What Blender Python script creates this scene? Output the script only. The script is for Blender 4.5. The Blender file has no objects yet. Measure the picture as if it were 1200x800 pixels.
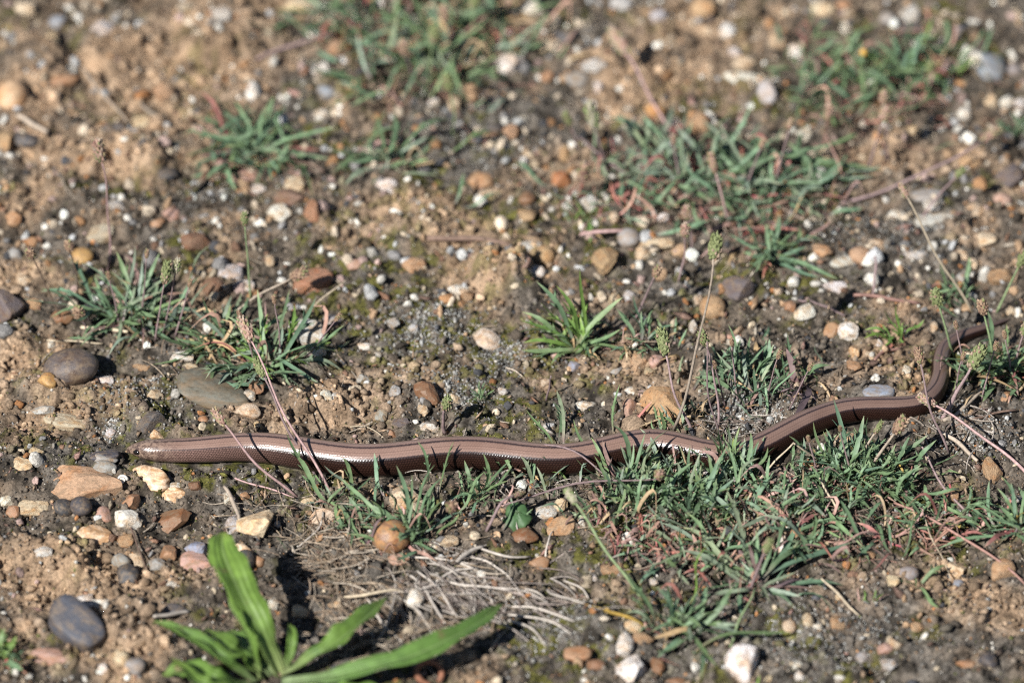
import bpy, math, random
import numpy as np
from mathutils import Vector, Matrix, Euler, Quaternion

random.seed(7)
RNG = np.random.default_rng(11)
scene = bpy.context.scene
COL = scene.collection

# ------------------------------------------------------------------ camera
PITCH = math.radians(38.0)
DIST = 3.0                       # metres from lens to the middle of the picture
WIDTH = 0.42                     # metres of ground seen across at that distance
S = WIDTH / 1200.0               # metres per photograph pixel at that distance
FWD = Vector((0, math.cos(PITCH), -math.sin(PITCH)))
UP = Vector((0, math.sin(PITCH), math.cos(PITCH)))
CAM = -FWD * DIST
cam_data = bpy.data.cameras.new("camera")
cam = bpy.data.objects.new("camera", cam_data)
COL.objects.link(cam)
cam.location = CAM
cam.rotation_euler = FWD.to_track_quat('-Z', 'Y').to_euler()
cam_data.sensor_width = 36.0
cam_data.lens = 18.0 / (WIDTH / 2 / DIST)
cam_data.clip_start = 0.05
cam_data.clip_end = 200.0
cam_data.dof.use_dof = True
cam_data.dof.focus_distance = DIST - 125 * S / math.tan(PITCH) - 0.006
cam_data.dof.aperture_fstop = 5.3
scene.camera = cam

# ------------------------------------------------------------------ light
SUN_EL = math.radians(42.0)
SUN_AZ = math.radians(36.0)      # shadows run away from the lens and this far to the right
SUN_DIR = Vector((-math.sin(SUN_AZ) * math.cos(SUN_EL), -math.cos(SUN_AZ) * math.cos(SUN_EL), math.sin(SUN_EL)))
world = bpy.data.worlds.new("World")
scene.world = world
world.use_nodes = True
wn = world.node_tree
sky = wn.nodes.new('ShaderNodeTexSky')
sky.sky_type = 'NISHITA'
sky.sun_disc = False
sky.sun_elevation = SUN_EL
sky.air_density = 0.8
sky.dust_density = 0.3
sky.sun_rotation = math.atan2(SUN_DIR.x, SUN_DIR.y)
wn.links.new(sky.outputs[0], wn.nodes['Background'].inputs[0])
wn.nodes['Background'].inputs[1].default_value = 0.05
sun_data = bpy.data.lights.new("sun", 'SUN')
sun_data.energy = 5.0
sun_data.angle = math.radians(0.53)
sun_data.color = (1.0, 0.972, 0.935)
sun = bpy.data.objects.new("sun", sun_data)
COL.objects.link(sun)
sun.rotation_euler = (-SUN_DIR).to_track_quat('-Z', 'Y').to_euler()
sun.location = SUN_DIR * 5
scene.view_settings.view_transform = 'Standard'
scene.view_settings.look = 'None'
scene.view_settings.exposure = 0.62
scene.view_settings.gamma = 1.0
scene.render.engine = 'CYCLES'
scene.cycles.max_bounces = 4
scene.cycles.diffuse_bounces = 2
scene.cycles.sample_clamp_indirect = 3.0
scene.cycles.use_denoising = False
scene.cycles.pixel_filter_type = 'BLACKMAN_HARRIS'
scene.cycles.filter_width = 1.1

# ------------------------------------------------------------------ noise
def _hash(ix, iy, seed):
    h = (ix.astype(np.int64) * 374761393 + iy.astype(np.int64) * 668265263 + seed * 1442695041) & 0xffffffff
    h = ((h ^ (h >> 13)) * 1274126177) & 0xffffffff
    h = ((h ^ (h >> 16)) * 2246822519) & 0xffffffff
    return (h ^ (h >> 15)) & 0xffffffff

def perlin(x, y, seed=0):
    x0 = np.floor(x); y0 = np.floor(y)
    fx = x - x0; fy = y - y0
    u = fx * fx * fx * (fx * (fx * 6 - 15) + 10); v = fy * fy * fy * (fy * (fy * 6 - 15) + 10)
    def g(ox, oy):
        a = _hash(x0 + ox, y0 + oy, seed) * (2 * np.pi / 4294967296.0)
        return np.cos(a) * (fx - ox) + np.sin(a) * (fy - oy)
    a = g(0, 0) * (1 - u) + g(1, 0) * u
    b = g(0, 1) * (1 - u) + g(1, 1) * u
    return (a * (1 - v) + b * v) * 1.5

def fbm(x, y, octaves=3, seed=0, gain=0.5):
    s = 0; a = 1.0
    for k in range(octaves):
        s = s + a * perlin(x * 2 ** k, y * 2 ** k, seed + 17 * k); a *= gain
    return s

def worley(x, y, seed=0):
    """distance to the nearest and second point, and a value of the nearest cell"""
    ix = np.floor(x); iy = np.floor(y)
    d1 = np.full(x.shape, 9.0); d2 = np.full(x.shape, 9.0); val = np.zeros(x.shape)
    for ox in (-1, 0, 1):
        for oy in (-1, 0, 1):
            h = _hash(ix + ox, iy + oy, seed)
            px = ix + ox + (h & 0xffff) / 65536.0
            py = iy + oy + ((h >> 16) & 0xffff) / 65536.0
            d = np.hypot(px - x, py - y)
            near = d < d1
            d2 = np.where(near, d1, np.minimum(d2, d))
            val = np.where(near, (_hash(ix + ox, iy + oy, seed + 5) & 0xffff) / 65536.0, val)
            d1 = np.where(near, d, d1)
    return d1, d2, val

def sstep(a, b, x):
    t = np.clip((x - a) / (b - a), 0, 1)
    return t * t * (3 - 2 * t)

# ------------------------------------------------------------------ from picture to place
def ray(px, py):
    d = FWD * DIST + Vector((1, 0, 0)) * ((px - 600) * S) + UP * ((400 - py) * S)
    return d.normalized()

def at(px, py, z):
    d = ray(px, py)
    return CAM + d * ((z - CAM.z) / d.z)

def at0(px, py):
    """flat ground, vectorised"""
    px = np.asarray(px, float); py = np.asarray(py, float)
    dx = (px - 600) * S; dy = FWD.y * DIST + UP.y * (400 - py) * S; dz = FWD.z * DIST + UP.z * (400 - py) * S
    t = -CAM.z / dz
    return CAM.x + dx * t, CAM.y + dy * t

def to_px(x, y, z=0.0):
    vx = x - CAM.x; vy = y - CAM.y; vz = z - CAM.z
    w = vy * FWD.y + vz * FWD.z
    return 600 + vx / w * DIST / S, 400 - (vy * UP.y + vz * UP.z) / w * DIST / S

# ------------------------------------------------------------------ the slow worm's line (picture x, y of the body's middle, half thickness in picture pixels)
WORM = [(149, 527, 1.6), (152, 526.6, 4.6), (157, 526.3, 7.3), (164, 526.4, 10.1), (173, 527, 12.6), (186, 527.6, 13.9), (203, 527.8, 14.6),
        (225, 527.5, 15.4), (250, 526, 16.4), (275, 523.5, 17.2), (300, 523.5, 18.2), (330, 526.5, 19.3), (360, 532, 19.8), (395, 538, 20),
        (430, 540.5, 20), (465, 538, 20.2), (505, 532.5, 20.5), (545, 529.5, 20.3), (580, 532, 20), (615, 537, 19.6), (650, 539.5, 19.2),
        (682, 537, 19.2), (710, 530, 19.5), (742, 522, 19.8), (772, 520, 19.6), (800, 526, 19), (828, 534, 18.5), (856, 536, 18), (882, 529.5, 17.6),
        (905, 518, 17.2), (932, 502, 16.6), (960, 489, 16), (990, 480, 15.5), (1020, 478.5, 15), (1050, 478.5, 14.4), (1075, 475, 13.6),
        (1093, 462, 12.6), (1101, 444, 11.4), (1102, 425, 10.6), (1107, 409, 9.8), (1120, 398, 9.0), (1136, 391, 8.2), (1150, 386.5, 7.0),
        (1162, 382, 5.4), (1174, 377.5, 3.4), (1183, 374, 1.0)]

def catmull(P, n):
    P = np.asarray(P, float)
    P = np.vstack([2 * P[0] - P[1], P, 2 * P[-1] - P[-2]])
    out = []
    for i in range(1, len(P) - 2):
        p0, p1, p2, p3 = P[i - 1], P[i], P[i + 1], P[i + 2]
        for k in range(n):
            t = k / n
            out.append(0.5 * (2 * p1 + (p2 - p0) * t + (2 * p0 - 5 * p1 + 4 * p2 - p3) * t * t + (3 * p1 - p0 - 3 * p2 + p3) * t ** 3))
    out.append(P[-2])
    return np.array(out)

# ------------------------------------------------------------------ ground
def zone_px(blobs, PX, PY):
    m = np.zeros(PX.shape)
    for (cx, cy, rx, ry, a) in blobs:
        m = m + a * np.exp(-(((PX - cx) / rx) ** 2 + ((PY - cy) / ry) ** 2))
    return m

BARE = [(50, 455, 80, 50, .8), (60, 670, 100, 50, 1.0), (160, 750, 70, 60, 1.0), (380, 485, 60, 35, .9), (110, 120, 190, 120, .75), (260, 45, 120, 60, 1.0),
        (480, 270, 130, 35, .8), (590, 320, 60, 40, .9), (40, 320, 60, 40, .6), (1030, 440, 80, 26, .8), (1130, 700, 110, 60, .7), (740, 90, 70, 60, .8),
        (1040, 170, 80, 35, .6), (850, 60, 90, 60, .55), (1170, 240, 60, 60, .4), (470, 465, 60, 40, .55), (790, 460, 50, 40, .6), (620, 215, 90, 50, .35), (700, 400, 120, 60, .2)]
MOSSY = [(520, 235, 130, 45, .8), (400, 320, 80, 40, .7), (640, 260, 90, 40, .6), (820, 110, 90, 40, .5), (480, 380, 130, 60, .8), (560, 420, 110, 50, .9), (600, 490, 70, 30, 1.1), (680, 300, 90, 40, .9), (260, 560, 160, 22, 1.0), (160, 520, 130, 30, .6),
         (660, 750, 90, 60, .8), (690, 640, 60, 50, .9), (900, 330, 70, 40, .8), (1100, 610, 110, 60, .5), (960, 760, 150, 50, .5), (640, 430, 60, 35, .7),
         (150, 470, 90, 30, .7), (350, 150, 140, 60, .3), (1100, 50, 100, 60, .4), (215, 275, 60, 30, .5), (1090, 440, 60, 40, .4)]
GRIT = [(520, 450, 160, 60, .7), (170, 495, 60, 30, .8), (960, 740, 220, 70, 1.0), (1100, 270, 120, 60, .5), (880, 470, 120, 40, .9), (560, 170, 140, 70, .7),
        (200, 560, 200, 40, .5), (620, 720, 120, 60, .6), (430, 720, 120, 80, .7), (820, 320, 120, 60, .5), (330, 120, 120, 50, .4), (1160, 500, 80, 50, .6), (800, 700, 130, 100, .6), (480, 690, 150, 60, .5)]
CLODS = [(255, 48, 120, 56, 9), (590, 326, 66, 46, 8), (610, 345, 44, 44, 7), (380, 478, 66, 44, 7), (480, 268, 95, 26, 4), (470, 290, 60, 24, 3), (45, 455, 80, 36, 4), (60, 655, 110, 42, 5),
         (150, 735, 90, 50, 5), (170, 196, 60, 44, 6), (95, 195, 60, 34, 5), (865, 337, 52, 34, 5), (697, 734, 56, 28, 4), (173, 494, 40, 26, 4), (750, 420, 40, 34, 5),
         (543, 488, 40, 26, 4), (415, 110, 70, 60, 6), (740, 78, 90, 40, 5), (40, 80, 80, 50, 5), (130, 60, 60, 50, 5), (1040, 170, 60, 30, 4), (1090, 765, 110, 40, 4), (200, 770, 50, 40, 4), (20, 400, 50, 30, 4),
         (95, 668, 50, 24, 3), (330, 500, 50, 20, 3), (435, 330, 44, 30, 4), (1000, 440, 60, 20, 3)]
DIPS = [(713, 126, 26, 18, 6), (76, 696, 46, 22, 6), (1064, 178, 26, 18, 6), (1170, 200, 20, 14, 5), (300, 165, 30, 10, 3), (165, 215, 36, 20, 5), (540, 480, 22, 14, 4), (812, 440, 26, 18, 6),  # the dip behind the slate slab is added to give its dark shadow
        (900, 545, 40, 20, 5), (650, 480, 14, 20, 5), (890, 355, 18, 26, 5), (1140, 480, 24, 20, 5), (600, 480, 14, 10, 3)]

_wpx = catmull(WORM, 6)
_wx, _wy = at0(_wpx[:, 0], _wpx[:, 1] + _wpx[:, 2] * 0.62)

def low_height(X, Y):
    return 0.0045 * fbm(X / 0.16 + 3.1, Y / 0.16 + 8.7, 2, 3) + 0.02 * perlin(X / 2.7, Y / 2.7, 9) * sstep(.35, 1.2, np.hypot(X, Y))

def masks(X, Y):
    PX, PY = to_px(X, Y)
    n1 = fbm(X / 0.035, Y / 0.035, 3, 21); n2 = fbm(X / 0.03, Y / 0.03, 3, 41); n3 = fbm(X / 0.04, Y / 0.04, 3, 61)
    inside = np.clip(1 - (np.maximum(np.abs(PX - 600) - 640, 0) + np.maximum(np.abs(PY - 400) - 440, 0)) / 80, 0, 1)
    bare = np.clip(sstep(.2, .85, zone_px(BARE, PX, PY) * inside + .16 + .6 * n1), 0, 1)
    moss = np.clip(sstep(.28, .85, zone_px(MOSSY, PX, PY) * inside + .2 + .75 * n2), 0, 1)
    grit = np.clip(sstep(.2, .9, zone_px(GRIT, PX, PY) * inside + .25 + .6 * n3), 0, 1)
    return PX, PY, bare, moss, grit

def heights(X, Y):
    PX, PY, bare, moss, grit = masks(X, Y)
    h = low_height(X, Y)
    fine = 0.0036 * fbm(X / 0.024, Y / 0.024, 4, 5, .55)
    wob = 0.22 * fbm(X / 0.012, Y / 0.012, 3, 77)
    for (cx, cy, w, hh, mm) in CLODS:
        r = np.sqrt(((PX - cx) / (w * .5)) ** 2 + ((PY - cy) / (hh * .5)) ** 2)
        near = r < 2.2
        if near.any():
            fine = fine + mm * .001 * sstep(1.25, .62, r + wob * 1.6)
    for (cx, cy, w, hh, mm) in DIPS:
        r = np.sqrt(((PX - cx) / (w * .5)) ** 2 + ((PY - cy) / (hh * .5)) ** 2)
        fine = fine - mm * .001 * sstep(1.4, .4, r + wob)
    d1, d2, v = worley(X / 0.0058 + .35 * fbm(X / .006, Y / .006, 2, 8), Y / 0.0058, 31)
    fine = fine + .0026 * (np.clip(d2 - d1, 0, .5) * 1.6) * (.35 + .9 * v) * (.45 + .55 * bare)
    e1, e2, w2 = worley(X / 0.0022, Y / 0.0022, 57)
    fine = fine + .0014 * np.sqrt(np.clip(1 - e1 * e1 * 1.7, 0, 1)) * w2
    fine = fine + .0007 * perlin(X / .0019, Y / .0016, 91) + .0006 * moss * np.abs(perlin(X / .0025, Y / .0025, 95))
    return h, fine, v, w2, (PX, PY, bare, moss, grit)

def graded(a, b, step, far, grow):
    mid = np.arange(a, b + step * .5, step)
    ext = []; s = step; p = 0
    while p < far:
        s *= grow; p += s; ext.append(p)
    ext = np.array(ext)
    return np.concatenate([a - ext[::-1], mid, mid[-1] + ext])

GX = graded(-0.25, 0.25, 0.00088, 30, 1.16)
GY = graded(-0.245, 0.285, 0.00098, 30, 1.16)
XX, YY = np.meshgrid(GX, GY)
HL, HF, CELL, CELL2, (MPX, MPY, M_BARE, M_MOSS, M_GRIT) = heights(XX, YY)

# flatter under the slow worm, so that its belly lies on the soil
dmin = np.full(XX.shape, 1.0)
box = (XX > _wx.min() - .03) & (XX < _wx.max() + .03) & (YY > _wy.min() - .03) & (YY < _wy.max() + .03)
bx_, by_ = XX[box], YY[box]; dd = np.full(bx_.shape, 1.0)
for k in range(0, len(_wx), 2):
    dd = np.minimum(dd, np.hypot(bx_ - _wx[k], by_ - _wy[k]))
dmin[box] = dd
keep = sstep(.003, .011, dmin)
HF = HF * keep + (1 - keep) * np.clip(HF, -.0006, .0003)
HH = HL + HF

def ground_z(x, y):
    x = np.asarray(x, float); y = np.asarray(y, float)
    i = np.clip(np.searchsorted(GX, x) - 1, 0, len(GX) - 2); j = np.clip(np.searchsorted(GY, y) - 1, 0, len(GY) - 2)
    u = np.clip((x - GX[i]) / (GX[i + 1] - GX[i]), 0, 1); v = np.clip((y - GY[j]) / (GY[j + 1] - GY[j]), 0, 1)
    return HH[j, i] * (1 - u) * (1 - v) + HH[j, i + 1] * u * (1 - v) + HH[j + 1, i] * (1 - u) * v + HH[j + 1, i + 1] * u * v

def on_ground(px, py, lift=0.0):
    """the point of the soil (raised by lift) that is seen at this place"""
    z = 0.0
    for k in range(6):
        p = at(px, py, z)
        z = float(ground_z(p.x, p.y)) + lift
    return at(px, py, z)

# ------------------------------------------------------------------ material helpers
def new_mat(name):
    m = bpy.data.materials.new(name)
    m.use_nodes = True
    nt = m.node_tree
    b = nt.nodes['Principled BSDF']
    return m, nt, b

def node(nt, kind, **kw):
    n = nt.nodes.new(kind)
    for k, v in kw.items():
        if k.startswith('in_'):
            n.inputs[k[3:]].default_value = v
        else:
            setattr(n, k, v)
    return n

def noise(nt, scale, detail=4, rough=.6, coord=None, dist=0.0):
    n = node(nt, 'ShaderNodeTexNoise')
    n.inputs['Scale'].default_value = scale; n.inputs['Detail'].default_value = detail
    n.inputs['Roughness'].default_value = rough; n.inputs['Distortion'].default_value = dist
    if coord is not None:
        nt.links.new(coord, n.inputs['Vector'])
    return n

def ramp(nt, fac, stops):
    r = node(nt, 'ShaderNodeValToRGB')
    e = r.color_ramp.elements
    while len(e) < len(stops):
        e.new(.5)
    for k, (p, c) in enumerate(stops):
        e[k].position = p; e[k].color = (c[0], c[1], c[2], 1) if not isinstance(c, (int, float)) else (c, c, c, 1)
    nt.links.new(fac, r.inputs[0])
    return r.outputs[0]

def mix(nt, fac, a, b, mode='MIX'):
    m = node(nt, 'ShaderNodeMix', data_type='RGBA', blend_type=mode)
    for i, v in ((0, fac), (6, a), (7, b)):
        if isinstance(v, (int, float)):
            m.inputs[i].default_value = v
        elif isinstance(v, tuple):
            m.inputs[i].default_value = (v[0], v[1], v[2], 1)
        else:
            nt.links.new(v, m.inputs[i])
    return m.outputs[2]

def math_(nt, op, a, b=None, c=None, clamp=False):
    m = node(nt, 'ShaderNodeMath', operation=op, use_clamp=clamp)
    for i, v in enumerate((a, b, c)):
        if v is None: continue
        if isinstance(v, (int, float)): m.inputs[i].default_value = v
        else: nt.links.new(v, m.inputs[i])
    return m.outputs[0]

def bump(nt, bsdf, height, strength, distance):
    b = node(nt, 'ShaderNodeBump')
    b.inputs['Strength'].default_value = strength; b.inputs['Distance'].default_value = distance
    nt.links.new(height, b.inputs['Height'])
    nt.links.new(b.outputs[0], bsdf.inputs['Normal'])

def col_attr(nt, name='Col'):
    a = node(nt, 'ShaderNodeAttribute', attribute_name=name)
    return a

def soil_material(name, rough=.95):
    m, nt, b = new_mat(name)
    tc = node(nt, 'ShaderNodeTexCoord').outputs['Object']
    c = col_attr(nt).outputs['Color']
    n = noise(nt, 900, 5, .7, tc); n2 = noise(nt, 90, 4, .6, tc)
    v = ramp(nt, n.outputs[0], [(.32, .42), (.68, 1.5)])
    v2 = ramp(nt, n2.outputs[0], [(.32, .62), (.68, 1.3)])
    out = mix(nt, 1.0, mix(nt, 1.0, c, v, 'MULTIPLY'), v2, 'MULTIPLY')
    nt.links.new(out, b.inputs['Base Color'])
    b.inputs['Roughness'].default_value = rough
    b.inputs['Specular IOR Level'].default_value = .2
    bump(nt, b, n.outputs[0], 1.0, .0011)
    return m

SOIL = soil_material('soil')
CRUMB = soil_material('crumb')

def link_mesh(name, verts, faces, mat, parent=None, smooth=False, cols=None, attrs=None):
    me = bpy.data.meshes.new(name)
    verts = np.asarray(verts, np.float32)
    if isinstance(faces, np.ndarray) and faces.ndim == 2:
        nf, k = faces.shape
        me.vertices.add(len(verts)); me.vertices.foreach_set('co', verts.ravel())
        me.loops.add(nf * k); me.loops.foreach_set('vertex_index', faces.astype(np.int32).ravel())
        me.polygons.add(nf); me.polygons.foreach_set('loop_start', np.arange(0, nf * k, k, dtype=np.int32))
        me.update(calc_edges=True)
        me.validate()
    else:
        me.from_pydata([tuple(v) for v in verts], [], [tuple(f) for f in faces])
    if smooth:
        me.polygons.foreach_set('use_smooth', np.ones(len(me.polygons), bool))
    if cols is not None:
        a = me.color_attributes.new('Col', 'FLOAT_COLOR', 'POINT')
        c4 = np.ones((len(verts), 4), np.float32); c4[:, :3] = cols
        a.data.foreach_set('color', c4.ravel())
    if attrs:
        for k, v in attrs.items():
            a = me.attributes.new(k, 'FLOAT', 'POINT'); a.data.foreach_set('value', np.asarray(v, np.float32))
    if mat is not None:
        me.materials.append(mat)
    o = bpy.data.objects.new(name, me)
    COL.objects.link(o)
    if parent is not None:
        o.parent = parent
    return o

def tag(o, label, cat=None, group=None, kind=None):
    o['label'] = label
    if cat: o['category'] = cat
    if group: o['group'] = group
    if kind: o['kind'] = kind
    return o

# the soil's own colours: tan loam, grey grit, dark crust, moss
TAN = np.array([.315, .208, .128]); TAN2 = np.array([.46, .328, .215]); GREY = np.array([.145, .132, .114]); DARK = np.array([.036, .03, .023]); MOSSC = np.array([.105, .10, .024])
def soil_colour(X, Y, v, w, mk):
    PX, PY, bare, moss, grit = mk
    t = (v[..., None] * .6 + w[..., None] * .4)
    tan = TAN * (1 - t) + TAN2 * t
    base = np.array([.15, .121, .092]) * (.75 + .5 * w[..., None])
    c = base * (1 - bare[..., None]) + tan * bare[..., None]
    g = (grit * (1 - .55 * bare) * .75)[..., None]
    gg = GREY * (.55 + .9 * w[..., None])
    c = c * (1 - g) + gg * g
    dk = (sstep(.0, .5, fbm(X / .009, Y / .009, 3, 131)) * (1 - .6 * bare) * .92)[..., None]
    c = c * (1 - dk) + DARK * dk
    mo = (moss * sstep(-.15, .35, fbm(X / .006, Y / .006, 2, 141)) * (1 - .5 * bare) * .95)[..., None]
    mc = MOSSC * (.7 + .7 * w[..., None])
    return c * (1 - mo) + mc * mo

gcols = soil_colour(XX, YY, CELL, CELL2, (MPX, MPY, M_BARE, M_MOSS, M_GRIT))
ny, nx = XX.shape
idx = np.arange(nx * ny).reshape(ny, nx)
gf = np.stack([idx[:-1, :-1], idx[:-1, 1:], idx[1:, 1:], idx[1:, :-1]], -1).reshape(-1, 4)
ground = link_mesh('ground', np.stack([XX, YY, HH], -1).reshape(-1, 3), gf, SOIL, smooth=True, cols=gcols.reshape(-1, 3))
tag(ground, 'bare tan and grey crumbly soil with mossy patches', 'soil', kind='structure')

# ------------------------------------------------------------------ slow worm
def worm_material():
    m, nt, b = new_mat('slow_worm_skin')
    ang = col_attr(nt, 'ang').outputs['Fac']      # 0 on the back's midline, 1 under the belly
    s = col_attr(nt, 'along').outputs['Fac']      # metres from the snout
    sgn = col_attr(nt, 'side').outputs['Fac']
    tc = node(nt, 'ShaderNodeTexCoord').outputs['Object']
    n = noise(nt, 1500, 3, .6, tc); nl = noise(nt, 70, 3, .5, tc)
    wav = math_(nt, 'MULTIPLY', math_(nt, 'SUBTRACT', n.outputs[0], .5), .05)
    a = math_(nt, 'ADD', ang, wav)
    near = ramp(nt, math_(nt, 'MULTIPLY', s, 5.0), [(.12, 1.0), (.40, 0.0)])   # 1 on the neck, 0 behind it
    back = mix(nt, ramp(nt, nl.outputs[0], [(.3, 0), (.7, 1)]), (.225, .138, .106), (.28, .18, .142))
    flank = mix(nt, near, (.020, .0095, .007), (.135, .082, .068))
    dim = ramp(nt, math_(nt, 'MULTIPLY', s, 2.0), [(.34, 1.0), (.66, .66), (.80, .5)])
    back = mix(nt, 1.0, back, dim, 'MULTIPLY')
    # rows of scales: u along the body, v round it
    uv = node(nt, 'ShaderNodeCombineXYZ')
    nt.links.new(math_(nt, 'ADD', math_(nt, 'MULTIPLY', s, 930.0), math_(nt, 'MULTIPLY', sgn, 6.7)), uv.inputs[0]); nt.links.new(math_(nt, 'MULTIPLY', sgn, 13.4), uv.inputs[1])
    br = node(nt, 'ShaderNodeTexVoronoi', feature='DISTANCE_TO_EDGE'); br.inputs['Scale'].default_value = 1.0; br.inputs['Randomness'].default_value = .35
    nt.links.new(uv.outputs[0], br.inputs['Vector'])
    vc = node(nt, 'ShaderNodeTexVoronoi'); vc.inputs['Scale'].default_value = 1.0; vc.inputs['Randomness'].default_value = .35
    nt.links.new(uv.outputs[0], vc.inputs['Vector'])
    edge = ramp(nt, br.outputs['Distance'], [(.0, 0.0), (.30, 1.0)])
    flank = mix(nt, 1.0, flank, ramp(nt, edge, [(0, .3), (1, 1.6)]), 'MULTIPLY')
    back = mix(nt, 1.0, back, ramp(nt, edge, [(0, .8), (1, 1.04)]), 'MULTIPLY')
    # angle bands: dark line down the back, pale back, dark line, flank, dark belly
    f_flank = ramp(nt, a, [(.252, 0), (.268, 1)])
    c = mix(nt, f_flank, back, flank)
    linea = math_(nt, 'SUBTRACT', 1.0, ramp(nt, math_(nt, 'ABSOLUTE', math_(nt, 'SUBTRACT', a, .262)), [(.006, 0), (.022, 1)]))
    c = mix(nt, math_(nt, 'MULTIPLY', linea, .8), c, (.035, .02, .018))
    for at_, amt in ((.13, .30), (.195, .22)):
        ln = math_(nt, 'SUBTRACT', 1.0, ramp(nt, math_(nt, 'ABSOLUTE', math_(nt, 'SUBTRACT', a, at_)), [(.004, 0), (.018, 1)]))
        c = mix(nt, math_(nt, 'MULTIPLY', ln, amt), c, (.05, .03, .025))
    mid = math_(nt, 'SUBTRACT', 1.0, ramp(nt, a, [(.014, 0), (.034, 1)]))
    fade = ramp(nt, math_(nt, 'MULTIPLY', s, 10.0), [(.06, 0), (.13, 1)])
    c = mix(nt, math_(nt, 'MULTIPLY', math_(nt, 'MULTIPLY', mid, fade), .9), c, (.028, .018, .018))
    belly = ramp(nt, a, [(.62, 0), (.74, 1)])
    c = mix(nt, math_(nt, 'MULTIPLY', belly, .85), c, (.03, .022, .02))
    # head: mottled, pale lip with a dark mouth line
    head = math_(nt, 'SUBTRACT', 1.0, ramp(nt, math_(nt, 'MULTIPLY', s, 10.0), [(.10, 0), (.24, 1)]))
    mott = noise(nt, 750, 4, .7, tc)
    hc = mix(nt, ramp(nt, mott.outputs[0], [(.42, 0), (.58, 1)]), (.055, .036, .028), (.26, .185, .135))
    c = mix(nt, math_(nt, 'MULTIPLY', head, .8), c, hc)
    lip = math_(nt, 'MULTIPLY', math_(nt, 'SUBTRACT', 1.0, ramp(nt, math_(nt, 'ABSOLUTE', math_(nt, 'SUBTRACT', ang, .66)), [(.018, 0), (.04, 1)])),
                math_(nt, 'SUBTRACT', 1.0, ramp(nt, math_(nt, 'MULTIPLY', s, 10.0), [(.10, 0), (.13, 1)])))
    c = mix(nt, math_(nt, 'MULTIPLY', lip, .85), c, (.02, .014, .012))
    nt.links.new(c, b.inputs['Base Color'])
    rr = ramp(nt, n.outputs[0], [(.3, .21), (.7, .33)])
    nt.links.new(rr, b.inputs['Roughness'])
    nt.links.new(ramp(nt, a, [(.27, .85), (.31, .16)]), b.inputs['Specular IOR Level'])
    bump(nt, b, edge, .22, .00016)
    return m

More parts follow.
